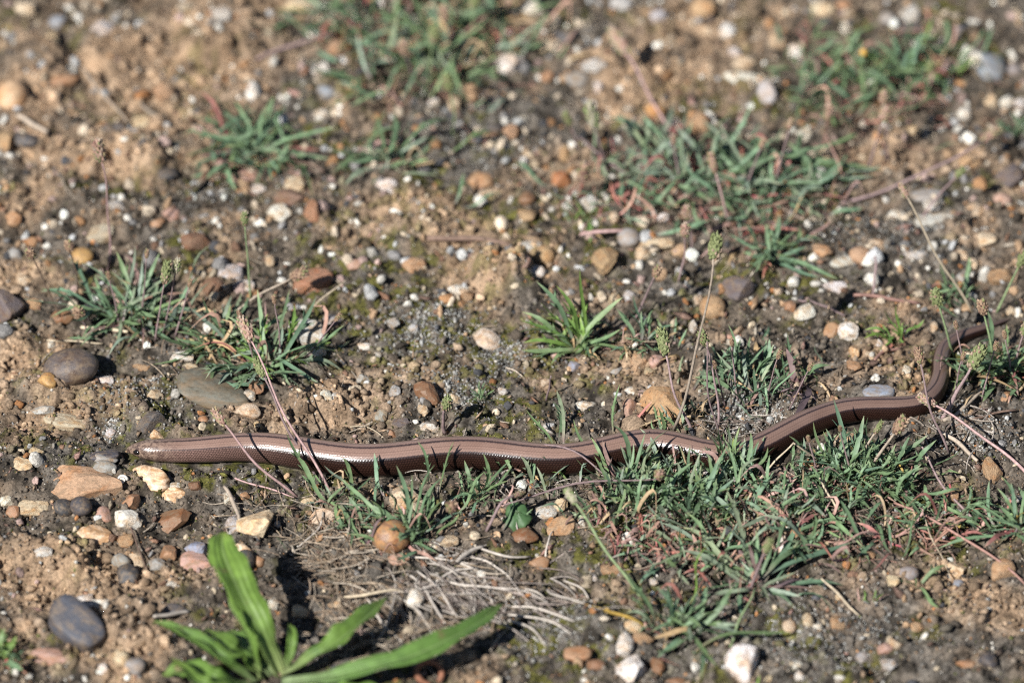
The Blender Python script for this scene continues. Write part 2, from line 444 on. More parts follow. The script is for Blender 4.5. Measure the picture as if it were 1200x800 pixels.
def build_worm():
    P = catmull(WORM, 9)
    rad = P[:, 2] * S * 0.935
    pts = []
    for k in range(len(P)):
        q = at0(P[k, 0], P[k, 1])
        z = float(low_height(np.array(q[0]), np.array(q[1]))) + .0002
        pts.append(at(P[k, 0], P[k, 1], z + rad[k] * .93))
    pts = np.array([tuple(p) for p in pts])
    # the head is held just clear of the soil
    zs = pts[:, 2].copy()
    ker = np.ones(15) / 15
    zs = np.convolve(np.pad(zs, 7, mode='edge'), ker, mode='valid')
    for k in range(len(P)):
        p = at(P[k, 0], P[k, 1], zs[k]); pts[k] = tuple(p)
    # no bend tighter than a body this thick can make
    for it in range(3):
        sm = pts.copy()
        kz = np.exp(-(np.arange(-9, 10) / 5.0) ** 2); kz /= kz.sum()
        for ax in range(3):
            sm[:, ax] = np.convolve(np.pad(pts[:, ax], 9, mode='edge'), kz, mode='valid')
        wgt = sstep(30, 60, np.arange(len(pts))) * sstep(len(pts) - 85, len(pts) - 115, np.arange(len(pts)))
        pts = pts * (1 - wgt[:, None]) + sm * wgt[:, None]
    seg = np.linalg.norm(np.diff(pts, axis=0), axis=1); s = np.concatenate([[0], np.cumsum(seg)])
    tang = np.gradient(pts, axis=0); tang /= np.linalg.norm(tang, axis=1)[:, None]
    upv = np.array([0, 0, 1.0])
    N = 40
    verts, ang, alo, side = [], [], [], []
    for k in range(len(pts)):
        t = tang[k]; r_ = np.cross(t, upv); r_ /= np.linalg.norm(r_); u = np.cross(r_, t)
        hd = max(0.0, 1 - s[k] / .018)
        for j in range(N):
            th = 2 * math.pi * j / N          # 0 at the back's midline
            cs, sn = math.cos(th), math.sin(th)
            ex = .93
            yy = math.copysign(abs(cs) ** ex, cs); xx = math.copysign(abs(sn) ** ex, sn)
            a = min(j, N - j) / (N / 2)
            r = rad[k]
            vy = yy * r * (1.0 if yy > 0 else .95)
            vx = xx * r * 1.03
            if hd > 0:                        # jaw line and brow
                g = math.exp(-((a - .66) / .05) ** 2) * (1 if s[k] > .0012 else 0) * (s[k] < .0125)
                vx *= 1 - .07 * g
                vx *= 1 + .05 * math.exp(-((s[k] - .008) / .004) ** 2)
                vy *= 1 - .10 * hd * (1 if yy > 0 else .5)
            verts.append(pts[k] + r_ * vx + u * vy)
            ang.append(a); alo.append(s[k]); side.append(0)
    faces = []
    K = len(pts)
    for k in range(K - 1):
        for j in range(N):
            faces.append((k * N + j, k * N + (j + 1) % N, (k + 1) * N + (j + 1) % N, (k + 1) * N + j))
    faces.append(tuple(range(N - 1, -1, -1)))
    faces.append(tuple((K - 1) * N + j for j in range(N)))
    # side wraps: mirror so that the seam lies under the belly
    side = [min(j % N, N - j % N) / N * 3.2 * (1 if (j % N) <= N / 2 else -1) for j in range(K * N)]
    root = bpy.data.objects.new('slow_worm', None); COL.objects.link(root)
    root.location = tuple(pts[len(pts) // 2] - np.array([0, 0, rad[len(pts) // 2]]))
    verts = np.array(verts) - np.array(root.location)
    body = link_mesh('body', verts, faces, worm_material(), root, smooth=True, attrs={'ang': ang, 'along': alo, 'side': side})
    tag(root, 'glossy bronze slow worm with dark flanks and a thin dark back stripe', 'slow worm')
    em, nt, b = new_mat('slow_worm_eye')
    b.inputs['Base Color'].default_value = (.012, .009, .008, 1); b.inputs['Roughness'].default_value = .08
    # eyes: on both sides of the head, about 6.5 mm behind the snout
    k = int(np.argmin(np.abs(s - .0066)))
    t = tang[k]; r_ = np.cross(t, upv); r_ /= np.linalg.norm(r_); u = np.cross(r_, t)
    import bmesh
    for sd in (1, -1):
        bm = bmesh.new(); bmesh.ops.create_uvsphere(bm, u_segments=16, v_segments=10, radius=1)
        me = bpy.data.meshes.new('eye'); bm.to_mesh(me); bm.free()
        me.polygons.foreach_set('use_smooth', np.ones(len(me.polygons), bool)); me.materials.append(em)
        o = bpy.data.objects.new('eye', me); COL.objects.link(o); o.parent = root
        th = math.radians(74) * sd
        q = pts[k] + r_ * math.sin(th) * rad[k] * .95 + u * math.cos(th) * rad[k] * .95
        o.location = tuple(q - np.array(root.location)); o.scale = (.00175, .0011, .00115)
        o.rotation_euler = Matrix((t, r_, u)).transposed().to_euler()
    return pts, rad
WPTS, WRAD = build_worm()

# ------------------------------------------------------------------ stones
def stone_material(name, rough, spec, speck=.0, band=.0, bmp=.5):
    m, nt, b = new_mat(name)
    tc = node(nt, 'ShaderNodeTexCoord').outputs['Object']
    oi = node(nt, 'ShaderNodeObjectInfo')
    off = node(nt, 'ShaderNodeVectorMath', operation='ADD')
    rnd = node(nt, 'ShaderNodeCombineXYZ')
    for k in range(3):
        nt.links.new(math_(nt, 'MULTIPLY', oi.outputs['Random'], 37.0 + 11 * k), rnd.inputs[k])
    nt.links.new(tc, off.inputs[0]); nt.links.new(rnd.outputs[0], off.inputs[1])
    v = off.outputs[0]
    n1 = noise(nt, 1.3, 5, .6, v, .6); n2 = noise(nt, 7, 6, .7, v); n3 = noise(nt, 24, 3, .6, v)
    c = oi.outputs['Color']
    warm = mix(nt, 1.0, c, (.92, .62, .36), 'MULTIPLY')
    c1 = mix(nt, ramp(nt, n1.outputs[0], [(.45, 0), (.68, .8)]), c, warm)
    c1 = mix(nt, 1.0, c1, ramp(nt, n2.outputs[0], [(.28, .55), (.5, 1.0), (.75, 1.22)]), 'MULTIPLY')
    if speck:
        c1 = mix(nt, ramp(nt, n3.outputs[0], [(.60, 0), (.66, speck)]), c1, (.55, .5, .42))
        c1 = mix(nt, ramp(nt, n3.outputs[0], [(.30, speck), (.36, 0)]), c1, (.05, .04, .035))
    if band:
        w = noise(nt, 1.0, 4, .55, v, 1.5)
        c1 = mix(nt, ramp(nt, w.outputs[0], [(.46, 0), (.56, band)]), c1, (.40, .21, .085))
        c1 = mix(nt, ramp(nt, w.outputs[0], [(.60, 0), (.66, band * .7)]), c1, (.20, .10, .05))
    # soil rubbed and splashed on to it
    dirt = noise(nt, 2.6, 6, .75, v)
    c1 = mix(nt, ramp(nt, dirt.outputs[0], [(.47, 0), (.66, .8)]), c1, (.215, .155, .10))
    nt.links.new(c1, b.inputs['Base Color'])
    nt.links.new(ramp(nt, n2.outputs[0], [(.3, max(.05, rough - .12)), (.7, min(1, rough + .12))]), b.inputs['Roughness'])
    b.inputs['Specular IOR Level'].default_value = spec
    bump(nt, b, n2.outputs[0], bmp, .0009)
    return m

ST = {'chalk': stone_material('chalk_stone', .85, .3, .12, 0, 1.0), 'rough': stone_material('rough_stone', .8, .3, .25, 0, 1.0), 'smooth': stone_material('smooth_pebble', .5, .45, .12, 0, .35),
      'flint': stone_material('banded_flint', .45, .5, .1, .75, .3), 'slate': stone_material('slate_stone', .6, .4, .12, 0, .35), 'granite': stone_material('granite_stone', .8, .3, .6)}

def ico(sub):
    import bmesh
    bm = bmesh.new(); bmesh.ops.create_icosphere(bm, subdivisions=sub, radius=1)
    bm.verts.ensure_lookup_table()
    v = np.array([tuple(x.co) for x in bm.verts]); f = np.array([[q.index for q in p.verts] for p in bm.faces]); bm.free()
    return v, f
ICO = {k: ico(k) for k in (1, 2, 3, 4)}

def noise3(v, f, seed):
    r = np.random.default_rng(seed); s = 0
    for k in range(6):
        d = r.normal(size=3); d *= f / np.linalg.norm(d)
        s = s + np.sin(v @ d + r.uniform(0, 6.28))
    return s / 6

def stone_mesh(kind, sub, seed):
    r = np.random.default_rng(seed)
    v, f = ICO[sub]; v = v.copy()
    if kind == 'round':
        v *= (1 + .22 * noise3(v, 2.0, seed) + .09 * noise3(v, 4.5, seed + 1) + .03 * noise3(v, 11, seed + 2))[:, None]
        for k in range(5):
            n = r.normal(size=3); n /= np.linalg.norm(n); d = r.uniform(.55, .9)
            e = np.maximum(v @ n - d, 0); v -= e[:, None] * n * .8
    elif kind == 'lump':
        v *= (1 + .34 * noise3(v, 2.4, seed) + .2 * noise3(v, 5.0, seed + 1) + .09 * noise3(v, 11, seed + 2))[:, None]
        for k in range(7):
            n = r.normal(size=3); n /= np.linalg.norm(n); d = r.uniform(.5, .8)
            e = np.maximum(v @ n - d, 0); v -= e[:, None] * n * .85
    elif kind == 'ovoid':
        v *= (1 + .07 * noise3(v, 2.0, seed) + .02 * noise3(v, 6, seed))[:, None]
    elif kind == 'slab':
        e = .38
        v = np.sign(v) * np.abs(v) ** np.array([.72, .72, .45])
        v *= (1 + .20 * noise3(v, 2.2, seed) + .07 * noise3(v, 6, seed) + .02 * noise3(v, 14, seed))[:, None]
    elif kind == 'dome':
        v[:, 2] = np.where(v[:, 2] < -.25, -.25 - (np.abs(v[:, 2]) - .25) * .45, v[:, 2])
        v *= (1 + .05 * noise3(v, 2.0, seed))[:, None]
    else:                                    # angular: a block broken along planes
        v *= 1.25
        ns = []
        for k in range(15):
            best = None
            for q in range(12):
                n = r.normal(size=3); n /= np.linalg.norm(n)
                g = min([np.linalg.norm(n - m) for m in ns] + [2])
                if best is None or g > best[0]: best = (g, n)
            ns.append(best[1])
        for n in ns:
            d = r.uniform(.5, .98)
            e = np.maximum(v @ n - d, 0); v -= e[:, None] * n
        v *= (1 + .06 * noise3(v, 4, seed) + .025 * noise3(v, 12, seed + 1))[:, None]
    v -= (v.max(0) + v.min(0)) / 2
    v /= (v.max(0) - v.min(0)) / 2
    me = bpy.data.meshes.new('stone')
    me.from_pydata([tuple(x) for x in v], [], [tuple(x) for x in f])
    me.polygons.foreach_set('use_smooth', np.full(len(me.polygons), kind != 'angular'))
    return me

_stone_cache = {}
def get_stone(kind, sub, var, mat):
    key = (kind, sub, var, mat)
    if key not in _stone_cache:
        base = (kind, sub, var)
        if base not in _stone_cache:
            _stone_cache[base] = stone_mesh(kind, sub, sum(ord(c) for c in kind) * 13 + var * 7 + sub)
        me = _stone_cache[base].copy(); me.materials.append(ST[mat]); _stone_cache[key] = me
    return _stone_cache[key]

# colour word -> (albedo, material, word used in labels)
PAL = {'W': ((.72, .685, .62), 'chalk', 'white'), 'C': ((.62, .50, .35), 'rough', 'cream'), 'T': ((.44, .29, .17), 'rough', 'tan'), 'O': ((.33, .19, .105), 'smooth', 'orange brown'),
       'B': ((.20, .105, .055), 'smooth', 'brown'), 'G': ((.26, .25, .235), 'slate', 'grey'), 'L': ((.50, .49, .47), 'chalk', 'pale grey'), 'D': ((.055, .055, .062), 'slate', 'dark'),
       'U': ((.22, .25, .30), 'slate', 'blue grey'), 'P': ((.42, .27, .22), 'granite', 'pinkish'), 'M': ((.145, .122, .124), 'rough', 'mauve'), 'F': ((.66, .52, .36), 'flint', 'banded cream'),
       'R': ((.36, .08, .035), 'smooth', 'rust red'), 'Y': ((.44, .26, .10), 'smooth', 'yellow orange')}
SHAPE = {'r': 'round', 'a': 'angular', 'l': 'lump', 's': 'slab', 'd': 'dome', 'o': 'ovoid'}
SHAPEWORD = {'r': 'pebble', 'a': 'angular chip', 'l': 'lumpy stone', 's': 'flat stone', 'd': 'domed pebble', 'o': 'smooth pebble'}

LANDMARKS = [((170, 540), "beside the slow worm's head"), ((300, 555), "below the slow worm's neck"), ((290, 490), "behind the slow worm's neck"), ((510, 480), "behind the middle of the slow worm"),
             ((700, 470), "behind the slow worm's arched bend"), ((500, 590), 'among the blades under the slow worm'), ((1000, 440), "behind the slow worm's rear half"), ((1000, 520), "under the slow worm's rear half"),
             ((1120, 440), "beside the slow worm's tail"), ((83, 435), 'by the smooth dark domed pebble'), ((252, 452), 'by the large olive grey flat stone'), ((98, 569), 'by the pinkish tan slab'),
             ((200, 612), 'by the long brown flint chip'), ((90, 737), 'by the tilted slate slab'), ((298, 616), 'by the big cream block'), ((330, 700), 'by the broad-leaved plant'), ((150, 660), 'on the soil between slab and slate'),
             ((460, 640), 'by the brown nut-like pebble'), ((530, 700), 'in the pale dry grass'), ((650, 610), 'by the curled pink leaves'), ((680, 760), 'on the mossy soil beside the dry grass'), ((770, 770), 'by the low tuft beside the big white stone'),
             ((880, 650), 'in the purple-stemmed rosette'), ((950, 740), 'on the dark grit beside the purple-stemmed rosette'), ((1110, 670), 'by the four-leaved sprig'), ((1150, 560), "on the soil beside the pink stalk's foot"),
             ((160, 370), 'by the leafy tuft behind the domed pebble'), ((330, 410), 'in the rosette behind the olive grey stone'), ((20, 330), 'by the dark purple stone'), ((110, 285), 'by the yellow orange pebble'),
             ((230, 300), 'by the round red brown pebble'), ((440, 320), 'on the clods behind the mossy soil'), ((480, 400), 'on the mossy soil'), ((600, 330), 'by the broken tan clods'), ((680, 380), 'by the lone green rosette'),
             ((770, 300), 'on the grit beyond the lone rosette'), ((840, 360), 'by the tall upright flower stalk'), ((940, 380), 'by the bright white chip'), ((990, 300), 'by the small rosette with red stems'), ((1130, 310), 'by the long leaning bare stalk'),
             ((1100, 250), 'by the reddish lying stalk'), ((870, 200), 'in the blue-green patch'), ((700, 200), 'by the red flower spike'), ((640, 90), 'by the big cream stone beyond the green patch'), ((720, 60), 'by the pale stones beyond the red spike'),
             ((870, 80), 'by the long cream stone'), ((1000, 90), 'in the far patch with red leaves'), ((1150, 90), 'by the white and blue stones'), ((1150, 160), 'by the row of pale pebbles'), ((590, 200), 'on the gritty patch with the long green leaf'),
             ((450, 190), 'by the small bright rosette'), ((310, 190), 'by the dark rosette with red leaves'), ((500, 60), 'in the far green patch'), ((380, 110), 'by the white flint behind the dark rosette'), ((250, 50), 'by the great tan clod'),
             ((120, 50), 'on the clods near the blue white pebble'), ((20, 130), 'by the big peach pebble'), ((160, 140), 'on the crumbly soil beyond the thin pink spike'), ((170, 240), 'on the soil beside the thin pink spike')]

def place_words(px, py):
    b = min(LANDMARKS, key=lambda l: math.hypot((px - l[0][0]), 1.3 * (py - l[0][1])))
    return b[1]

# named stones: x, y, width, height in picture pixels, colour, shape, label (or None), flatness, lean in degrees
STONES = [
 (83, 430, 62, 42, 'GB', 'o', 'smooth dark domed pebble with a sheen, resting on bare soil', .78, 0),
 (252, 455, 86, 42, 'GO', 'r', 'large olive grey flat stone half sunk behind the slow worm', .42, 4),
 (98, 569, 86, 40, 'PT', 'a', 'large pinkish tan slab with broken sides below the slow worm head', .5, 5),
 (90, 738, 70, 52, 'D1', 's', 'tilted slate grey slab with a rounded end propped over a hollow', .35, 14),
 (178, 562, 42, 27, 'F', 'l', 'white and orange knuckle-shaped flint under the slow worm head', .7, 8),
 (200, 612, 48, 24, 'B', 'a', 'long brown flint chip with one pale end', .5, -28),
 (298, 616, 44, 36, 'C', 'a', 'big cream block of stone beside the tip of the broad leaf', .75, -14),
 (458, 628, 42, 37, 'B2', 'o', 'brown nut-like round pebble with a ridge beside the green blades', .9, 0),
 (10, 363, 40, 46, 'M', 'l', 'dark purple grey rough stone throwing a shadow on bare soil', .8, 0),
 (13, 115, 40, 44, 'PE', 'o', 'big peach pebble on the crumbly soil', .85, 0),
 (30, 163, 34, 22, 'D1', 'a', 'dark slate pebble in front of the big peach pebble', .6, 0),
 (4, 168, 30, 34, 'T', 'r', 'tan grey pebble against the dark slate pebble', .8, 0),
 (93, 301, 32, 21, 'Y', 'r', 'yellow orange pebble between two thin dark stalks', .6, 0),
 (117, 274, 36, 20, 'C2', 's', 'flat grey cream pebble behind the yellow orange pebble', .55, -10),
 (229, 284, 34, 27, 'O2', 'r', 'round red brown pebble behind the leafy tuft', .8, 0),
 (35, 594, 42, 20, 'C', 'a', 'long cream stone beside two small dark pebbles', .5, -4),
 (75, 595, 24, 20, 'D', 'o', 'small black pebble touching the long cream stone', .8, 25),
 (95, 593, 24, 22, 'D', 'o', 'small black pebble tucked under the pinkish tan slab', .8, 0),
 (150, 609, 31, 26, 'W', 'a', 'white angular chip above the tip of a thin dark twig', .7, 10),
 (110, 627, 38, 20, 'F', 'l', 'cream lumpy stone lying on bare soil below the pinkish slab', .55, 10),
 (230, 657, 36, 22, 'P', 'l', 'pink speckled stone touching the broad leaf', .6, 0),
 (230, 641, 26, 20, 'U', 'a', 'slate blue chip above the pink speckled stone', .6, 0),
 (197, 649, 20, 24, 'O', 'a', 'small red brown wedge beside the pink speckled stone', .8, 0),
 (287, 656, 22, 24, 'D', 'o', 'blue black pebble right behind the broad leaf', .8, 0),
 (475, 582, 36, 28, 'C', 'a', 'cream block of stone among the blades under the slow worm', .8, 0),
 (632, 661, 24, 15, 'O', 'l', 'small tan peanut-shaped pebble beside the dry grass', .75, -8),
 (615, 627, 30, 18, 'B', 'r', 'dark brown pebble under the lobed green leaf', .6, 0),
 (870, 776, 38, 44, 'W', 'l', 'big white lumpy stone beside the low tuft', .9, 0),
 (740, 787, 36, 32, 'W', 'a', 'white block of stone with a flat top beside the low tuft', .8, 0),
 (733, 756, 20, 26, 'W', 'l', 'white upright chip behind the white block', .9, 0),
 (677, 766, 30, 15, 'O', 's', 'flat orange brown pebble on the mossy soil', .5, 0),
 (775, 474, 50, 38, 'T2', 'a', 'large honey tan stone behind the slow worm arch', .6, -12),
 (500, 462, 30, 28, 'B', 'a', 'brown stone with a tan face behind the slow worm', .8, 0),
 (572, 399, 33, 26, 'C3', 'l', 'cream rounded stone on the mossy soil', .7, 0),
 (993, 389, 27, 26, 'W', 'a', 'bright white angular chip touching an orange brown pebble', .8, 0),
 (975, 388, 20, 19, 'O', 'r', 'orange brown pebble touching the bright white chip', .8, 0),
 (943, 366, 26, 22, 'W', 'l', 'cream white stone with an orange end behind the white chip', .7, 0),
 (925, 359, 15, 14, 'O', 'r', None, .8, 0),
 (1030, 460, 36, 16, 'U', 's', 'blue grey flat stone against the slow worm back', .5, 0),
 (835, 360, 30, 28, 'T', 'o', 'glassy tan pebble by the tall upright flower stalk', .8, 0),
 (865, 338, 38, 26, 'M', 'l', 'dark mauve rough lump beside the small red-stemmed rosette', .7, 0),
 (367, 329, 46, 26, 'O3', 's', 'flat red brown stone behind the rosette with nodding spikes', .5, -8),
 (250, 336, 26, 22, 'O2', 'r', 'orange brown pebble between the two left tufts', .8, 0),
 (360, 388, 44, 28, 'L', 'l', 'white and grey striped stone inside the rosette', .7, 0),
 (370, 411, 24, 20, 'W', 'a', 'white chip inside the rosette below the striped stone', .8, 0),
 (342, 419, 32, 22, 'B', 'l', 'dark brown stone inside the rosette', .7, 0),
 (77, 495, 50, 17, 'C2', 's', 'long cream flat stone on the soil above the slow worm head', .45, 4),
 (173, 494, 40, 27, 'D2', 'l', 'charcoal rough lump above the slow worm head', .7, 0),
 (597, 75, 40, 34, 'W', 'a', 'big cream white stone beyond the far green patch', .6, -10),
 (663, 42, 32, 24, 'D1', 'r', 'blue black pebble behind a cream pebble', .7, -12),
 (645, 55, 28, 16, 'C', 'r', 'cream pebble against the blue black pebble', .7, 0),
 (872, 95, 48, 22, 'W', 'l', 'long cream stone leaning on the soil', .6, 16),
 (900, 108, 26, 28, 'L', 'r', 'pale grey round stone beside the long cream stone', .8, 0),
 (1142, 67, 36, 30, 'W', 'r', 'large white round stone beside a blue grey slab', .8, 0),
 (1161, 80, 32, 30, 'U', 's', 'blue grey slab leaning on the large white round stone', .6, 20),
 (825, 10, 34, 36, 'T', 'l', 'tan blocky stone at the far edge beside cream pebbles', .8, 0),
 (1183, 207, 34, 30, 'M', 'l', 'brown mauve stone beside the reddish lying stalk', .7, 0),
 (563, 213, 30, 20, 'O', 'r', 'orange tan pebble on the gritty patch', .7, 0),
 (567, 227, 30, 12, 'C', 's', 'flat cream pebble under the orange tan pebble', .5, 0),
 (657, 211, 22, 24, 'R2', 'a', 'bright orange red chip beside the red flower spike', .8, 0),
 (375, 82, 28, 28, 'W', 'a', 'white flint chip behind the dark rosette', .8, 0),
 (283, 208, 38, 17, 'P', 's', 'pink mauve flat pebble in front of the dark rosette', .55, 0),
 (340, 231, 36, 24, 'B3', 'a', 'brown square stone in front of the dark rosette', .7, 0),
 (327, 250, 28, 24, 'W', 'a', 'white square chip below the brown square stone', .6, 8),
 (367, 248, 17, 26, 'O3', 'r', 'red brown upright pebble beside the white square chip', .8, 20),
 (1097, 259, 52, 17, 'L', 's', 'long pale grey flat stone under the leaning bare stalk', .45, -5),
 (1170, 324, 32, 27, 'T', 'a', 'tan block of stone by the long leaning bare stalk', .7, 0),
 (1118, 666, 30, 20, 'F', 'a', 'orange and cream chip on the soil near the four-leaved sprig', .6, 10),
 (1162, 549, 25, 27, 'T', 'a', 'tan chip under the pink flower stalk', .7, 0),
 (638, 299, 24, 23, 'T', 'o', 'golden tan round pebble beyond the lone rosette', .8, 0),
 (627, 320, 24, 17, 'W', 'o', 'smooth white pebble beyond the lone rosette', .7, -18),
 (537, 339, 24, 15, 'W', 'a', 'clean white chip on the mossy soil', .6, 0),
 (737, 279, 27, 24, 'G', 'o', 'grey round pebble beside the pink curved stem', .8, 0),
 (770, 285, 40, 15, 'C', 'l', 'long cream lumpy stone beside the grey round pebble', .6, -8),
 (710, 307, 30, 28, 'T', 'a', 'tan wedge-shaped clod of stone beyond the lone rosette', .6, -30),
 (822, 552, 26, 15, 'L', 'o', 'pale smooth pebble in the shade under the slow worm', .7, -6),
 (992, 514, 28, 18, 'C', 'a', 'cream stone lying under the slow worm rear half', .7, 0),
 (917, 636, 23, 24, 'W', 'a', 'white and grey chip inside the purple-stemmed rosette', .7, 0),
 (640, 600, 26, 15, 'L', 'o', 'smooth pale grey pebble beside the lobed green leaf', .6, -6),
 (658, 616, 32, 22, 'T', 'a', 'tan flat chip beside the yellow leaf', .5, -20),
 (1052, 609, 10, 9, 'R', 'r', 'tiny bright red pebble beside the pink withered leaves', .8, 0),
 (55, 446, 22, 18, 'Y', 'r', 'orange pebble half under the smooth dark domed pebble', .7, 0),
]
_more = '''30 10 27 20 C r|120 35 27 20 L r|68 28 24 18 U l|60 47 19 28 C l|297 110 19 28 W r|352 8 36 20 C r|257 16 30 16 L s|197 206 26 22 D l|75 95 34 13 O l|133 150 30 12 D a|162 146 26 20 C l|190 112 26 26 T l|283 222 18 20 T a|302 222 20 12 W a|345 217 24 18 C s|383 108 26 20 U l|378 138 22 16 W r|137 242 20 14 L a|200 253 22 18 P l|185 262 18 16 O r|15 257 20 16 O r|395 57 22 22 T r|
623 10 26 18 W r|728 5 28 18 L r|772 20 22 20 L r|695 78 30 18 L a|673 95 32 20 G l|702 103 13 15 W a|640 90 16 16 O r|583 123 22 22 G r|553 113 18 22 T a|580 152 20 18 D r|598 156 20 18 T r|612 140 15 12 L r|510 155 20 16 P r|493 146 20 20 D a|435 175 20 18 W r|460 167 16 16 C r|503 121 24 12 W s|533 122 16 20 C l|453 220 26 20 W l|615 192 11 17 W r|627 193 12 12 C r|620 182 14 12 C r|663 180 16 22 T r|690 240 22 20 L r|737 128 11 11 W r|767 131 24 14 Y a|788 145 20 16 L l|777 255 13 12 W r|617 252 22 18 T a|618 233 20 16 B l|720 255 12 17 C r|
885 15 22 18 C r|965 12 32 20 C r|988 8 20 16 O r|853 37 22 20 W r|832 37 22 14 C r|912 47 22 30 C l|933 62 22 24 W l|860 62 20 14 W r|872 75 28 18 C r|1162 118 18 20 C r|1180 120 18 17 W r|1195 123 16 16 W r|1130 133 18 18 W l|1067 155 32 16 C l|942 160 20 18 W r|1012 145 10 10 W r|968 183 16 22 C r|1010 185 12 12 C r|1065 20 26 26 L l|1040 22 24 20 G r|1067 32 26 14 D a|992 33 16 16 W r|1175 235 22 16 P r|1142 248 26 18 C l|1093 243 22 16 W a|1050 252 22 14 W a|1087 230 38 15 G s|1137 190 28 16 T l|1190 20 18 18 C r|1122 35 16 14 G r|820 143 32 30 T l|1190 82 22 16 G r|
37 284 14 12 O r|17 297 20 16 G l|28 327 20 14 C a|122 445 22 11 W a|290 463 18 15 W a|270 320 30 20 L s|287 335 22 12 W s|317 305 14 18 C a|323 419 18 14 C a|302 453 20 18 O a|213 418 28 14 W a|223 430 18 10 C a|167 430 22 12 T a|50 480 28 12 L a|238 493 13 12 O r|185 509 18 12 F a|182 462 18 12 C a|290 482 30 18 C l|303 499 14 11 C a|322 504 16 8 W a|383 464 15 14 W r|355 475 20 14 L r|395 465 12 12 W r|123 534 34 12 D s|60 404 9 11 W a|73 372 28 16 B l|38 357 20 14 T a|43 530 18 14 C l|390 375 22 16 G a|130 507 12 10 W l|
548 347 16 14 T r|753 297 20 18 C r|720 350 14 16 C r|738 347 14 14 L r|485 312 28 20 T l|415 310 20 14 P r|610 307 24 16 P l|622 289 26 12 L s|427 405 18 12 W a|442 416 9 8 W a|460 379 17 13 L a|485 384 13 13 L r|427 444 18 12 L a|497 482 14 15 C a|503 500 22 15 W a|533 467 16 14 C a|687 475 24 14 W a|712 474 14 9 W r|738 460 15 13 W a|640 448 12 10 C r|738 479 16 22 P l|753 496 18 16 D r|750 422 26 28 T a|768 425 20 18 P r|762 435 13 11 C r|673 429 14 11 U r|722 435 16 12 G r|655 414 18 16 P a|463 459 14 12 L a|447 487 14 14 G a|460 508 12 10 O a|642 499 20 14 L a|590 459 13 9 W a|797 320 12 14 L a|470 495 20 10 M a|
912 342 11 13 C r|965 295 26 16 T r|987 307 28 18 L l|1007 300 26 22 T l|1027 289 22 16 C r|980 337 33 15 W a|1073 299 28 14 L a|1155 282 26 16 C a|1128 300 16 14 C r|1140 309 13 13 C r|819 352 12 16 C a|812 384 10 18 W a|1002 412 14 19 F a|1018 419 13 11 C r|1002 429 20 12 O a|1062 434 10 10 W r|1095 384 10 14 C r|1032 402 12 11 W r|1128 327 20 16 G r|1185 364 12 12 C r|1178 465 14 14 O r|860 397 22 14 P a|957 435 14 12 C a|
203 580 28 17 F a|205 570 16 11 W a|152 587 22 19 O a|50 647 22 14 W a|272 616 16 22 L a|122 551 28 20 G l|125 537 26 14 G r|142 657 22 16 G r|160 657 20 16 C r|183 662 20 18 G a|150 674 24 24 D r|200 683 20 12 W a|98 706 24 18 W a|117 705 28 13 W a|143 772 22 20 C r|113 769 18 14 C r|122 784 13 13 W r|158 780 22 18 G r|133 745 20 16 O a|282 644 28 15 F r|303 657 15 15 O r|320 707 12 14 W a|325 615 9 9 W a|362 586 18 13 C a|378 606 28 19 C a|375 629 13 11 O a|207 716 28 16 D r|15 601 16 16 O a|25 546 25 17 C a|8 587 16 14 W a|287 581 11 10 O a|267 585 10 12 W a|228 569 14 13 B a|248 749 16 14 W r|392 708 20 14 C a|353 716 20 18 C l|147 634 18 16 T a|120 604 22 20 P l|60 769 44 18 P l|
468 656 24 14 P r|487 701 20 20 W l|525 634 24 16 C a|657 592 16 15 C a|682 612 9 13 W r|755 614 15 23 O a|742 734 24 16 C r|753 746 24 14 T a|717 667 26 13 T s|695 677 10 9 W a|767 682 11 8 W a|772 781 18 18 B r|698 779 20 14 B r|440 671 13 10 W r|423 662 11 10 W a|797 631 16 14 T a|513 639 26 12 W a|
932 624 16 16 O r|1113 581 20 15 T a|925 734 16 15 C r|947 727 14 16 C r|957 733 15 10 W r|983 729 18 20 T l|1177 667 28 26 T l|935 779 12 10 W r|937 791 12 12 W r|1048 754 17 13 C r|1037 760 16 14 P r|1043 779 20 14 L r|1133 777 24 10 O a|1157 774 22 20 D l|925 674 16 12 O a|1065 671 22 14 G r|1048 681 16 14 C a|890 537 20 12 P r|1123 684 12 9 U r|795 800 30 12 B r|1190 585 18 12 G r|1075 735 16 10 T a|1010 770 14 12 G a|900 795 14 10 C r|985 700 12 9 C a|1020 650 12 10 T a'''
for rec in _more.replace('\n', '').split('|'):
    if rec.strip():
        q = rec.split(); STONES.append((float(q[0]), float(q[1]), float(q[2]), float(q[3]), q[4], q[5], None, {'r': .75, 'a': .7, 'l': .75, 's': .5}[q[5]], 0))

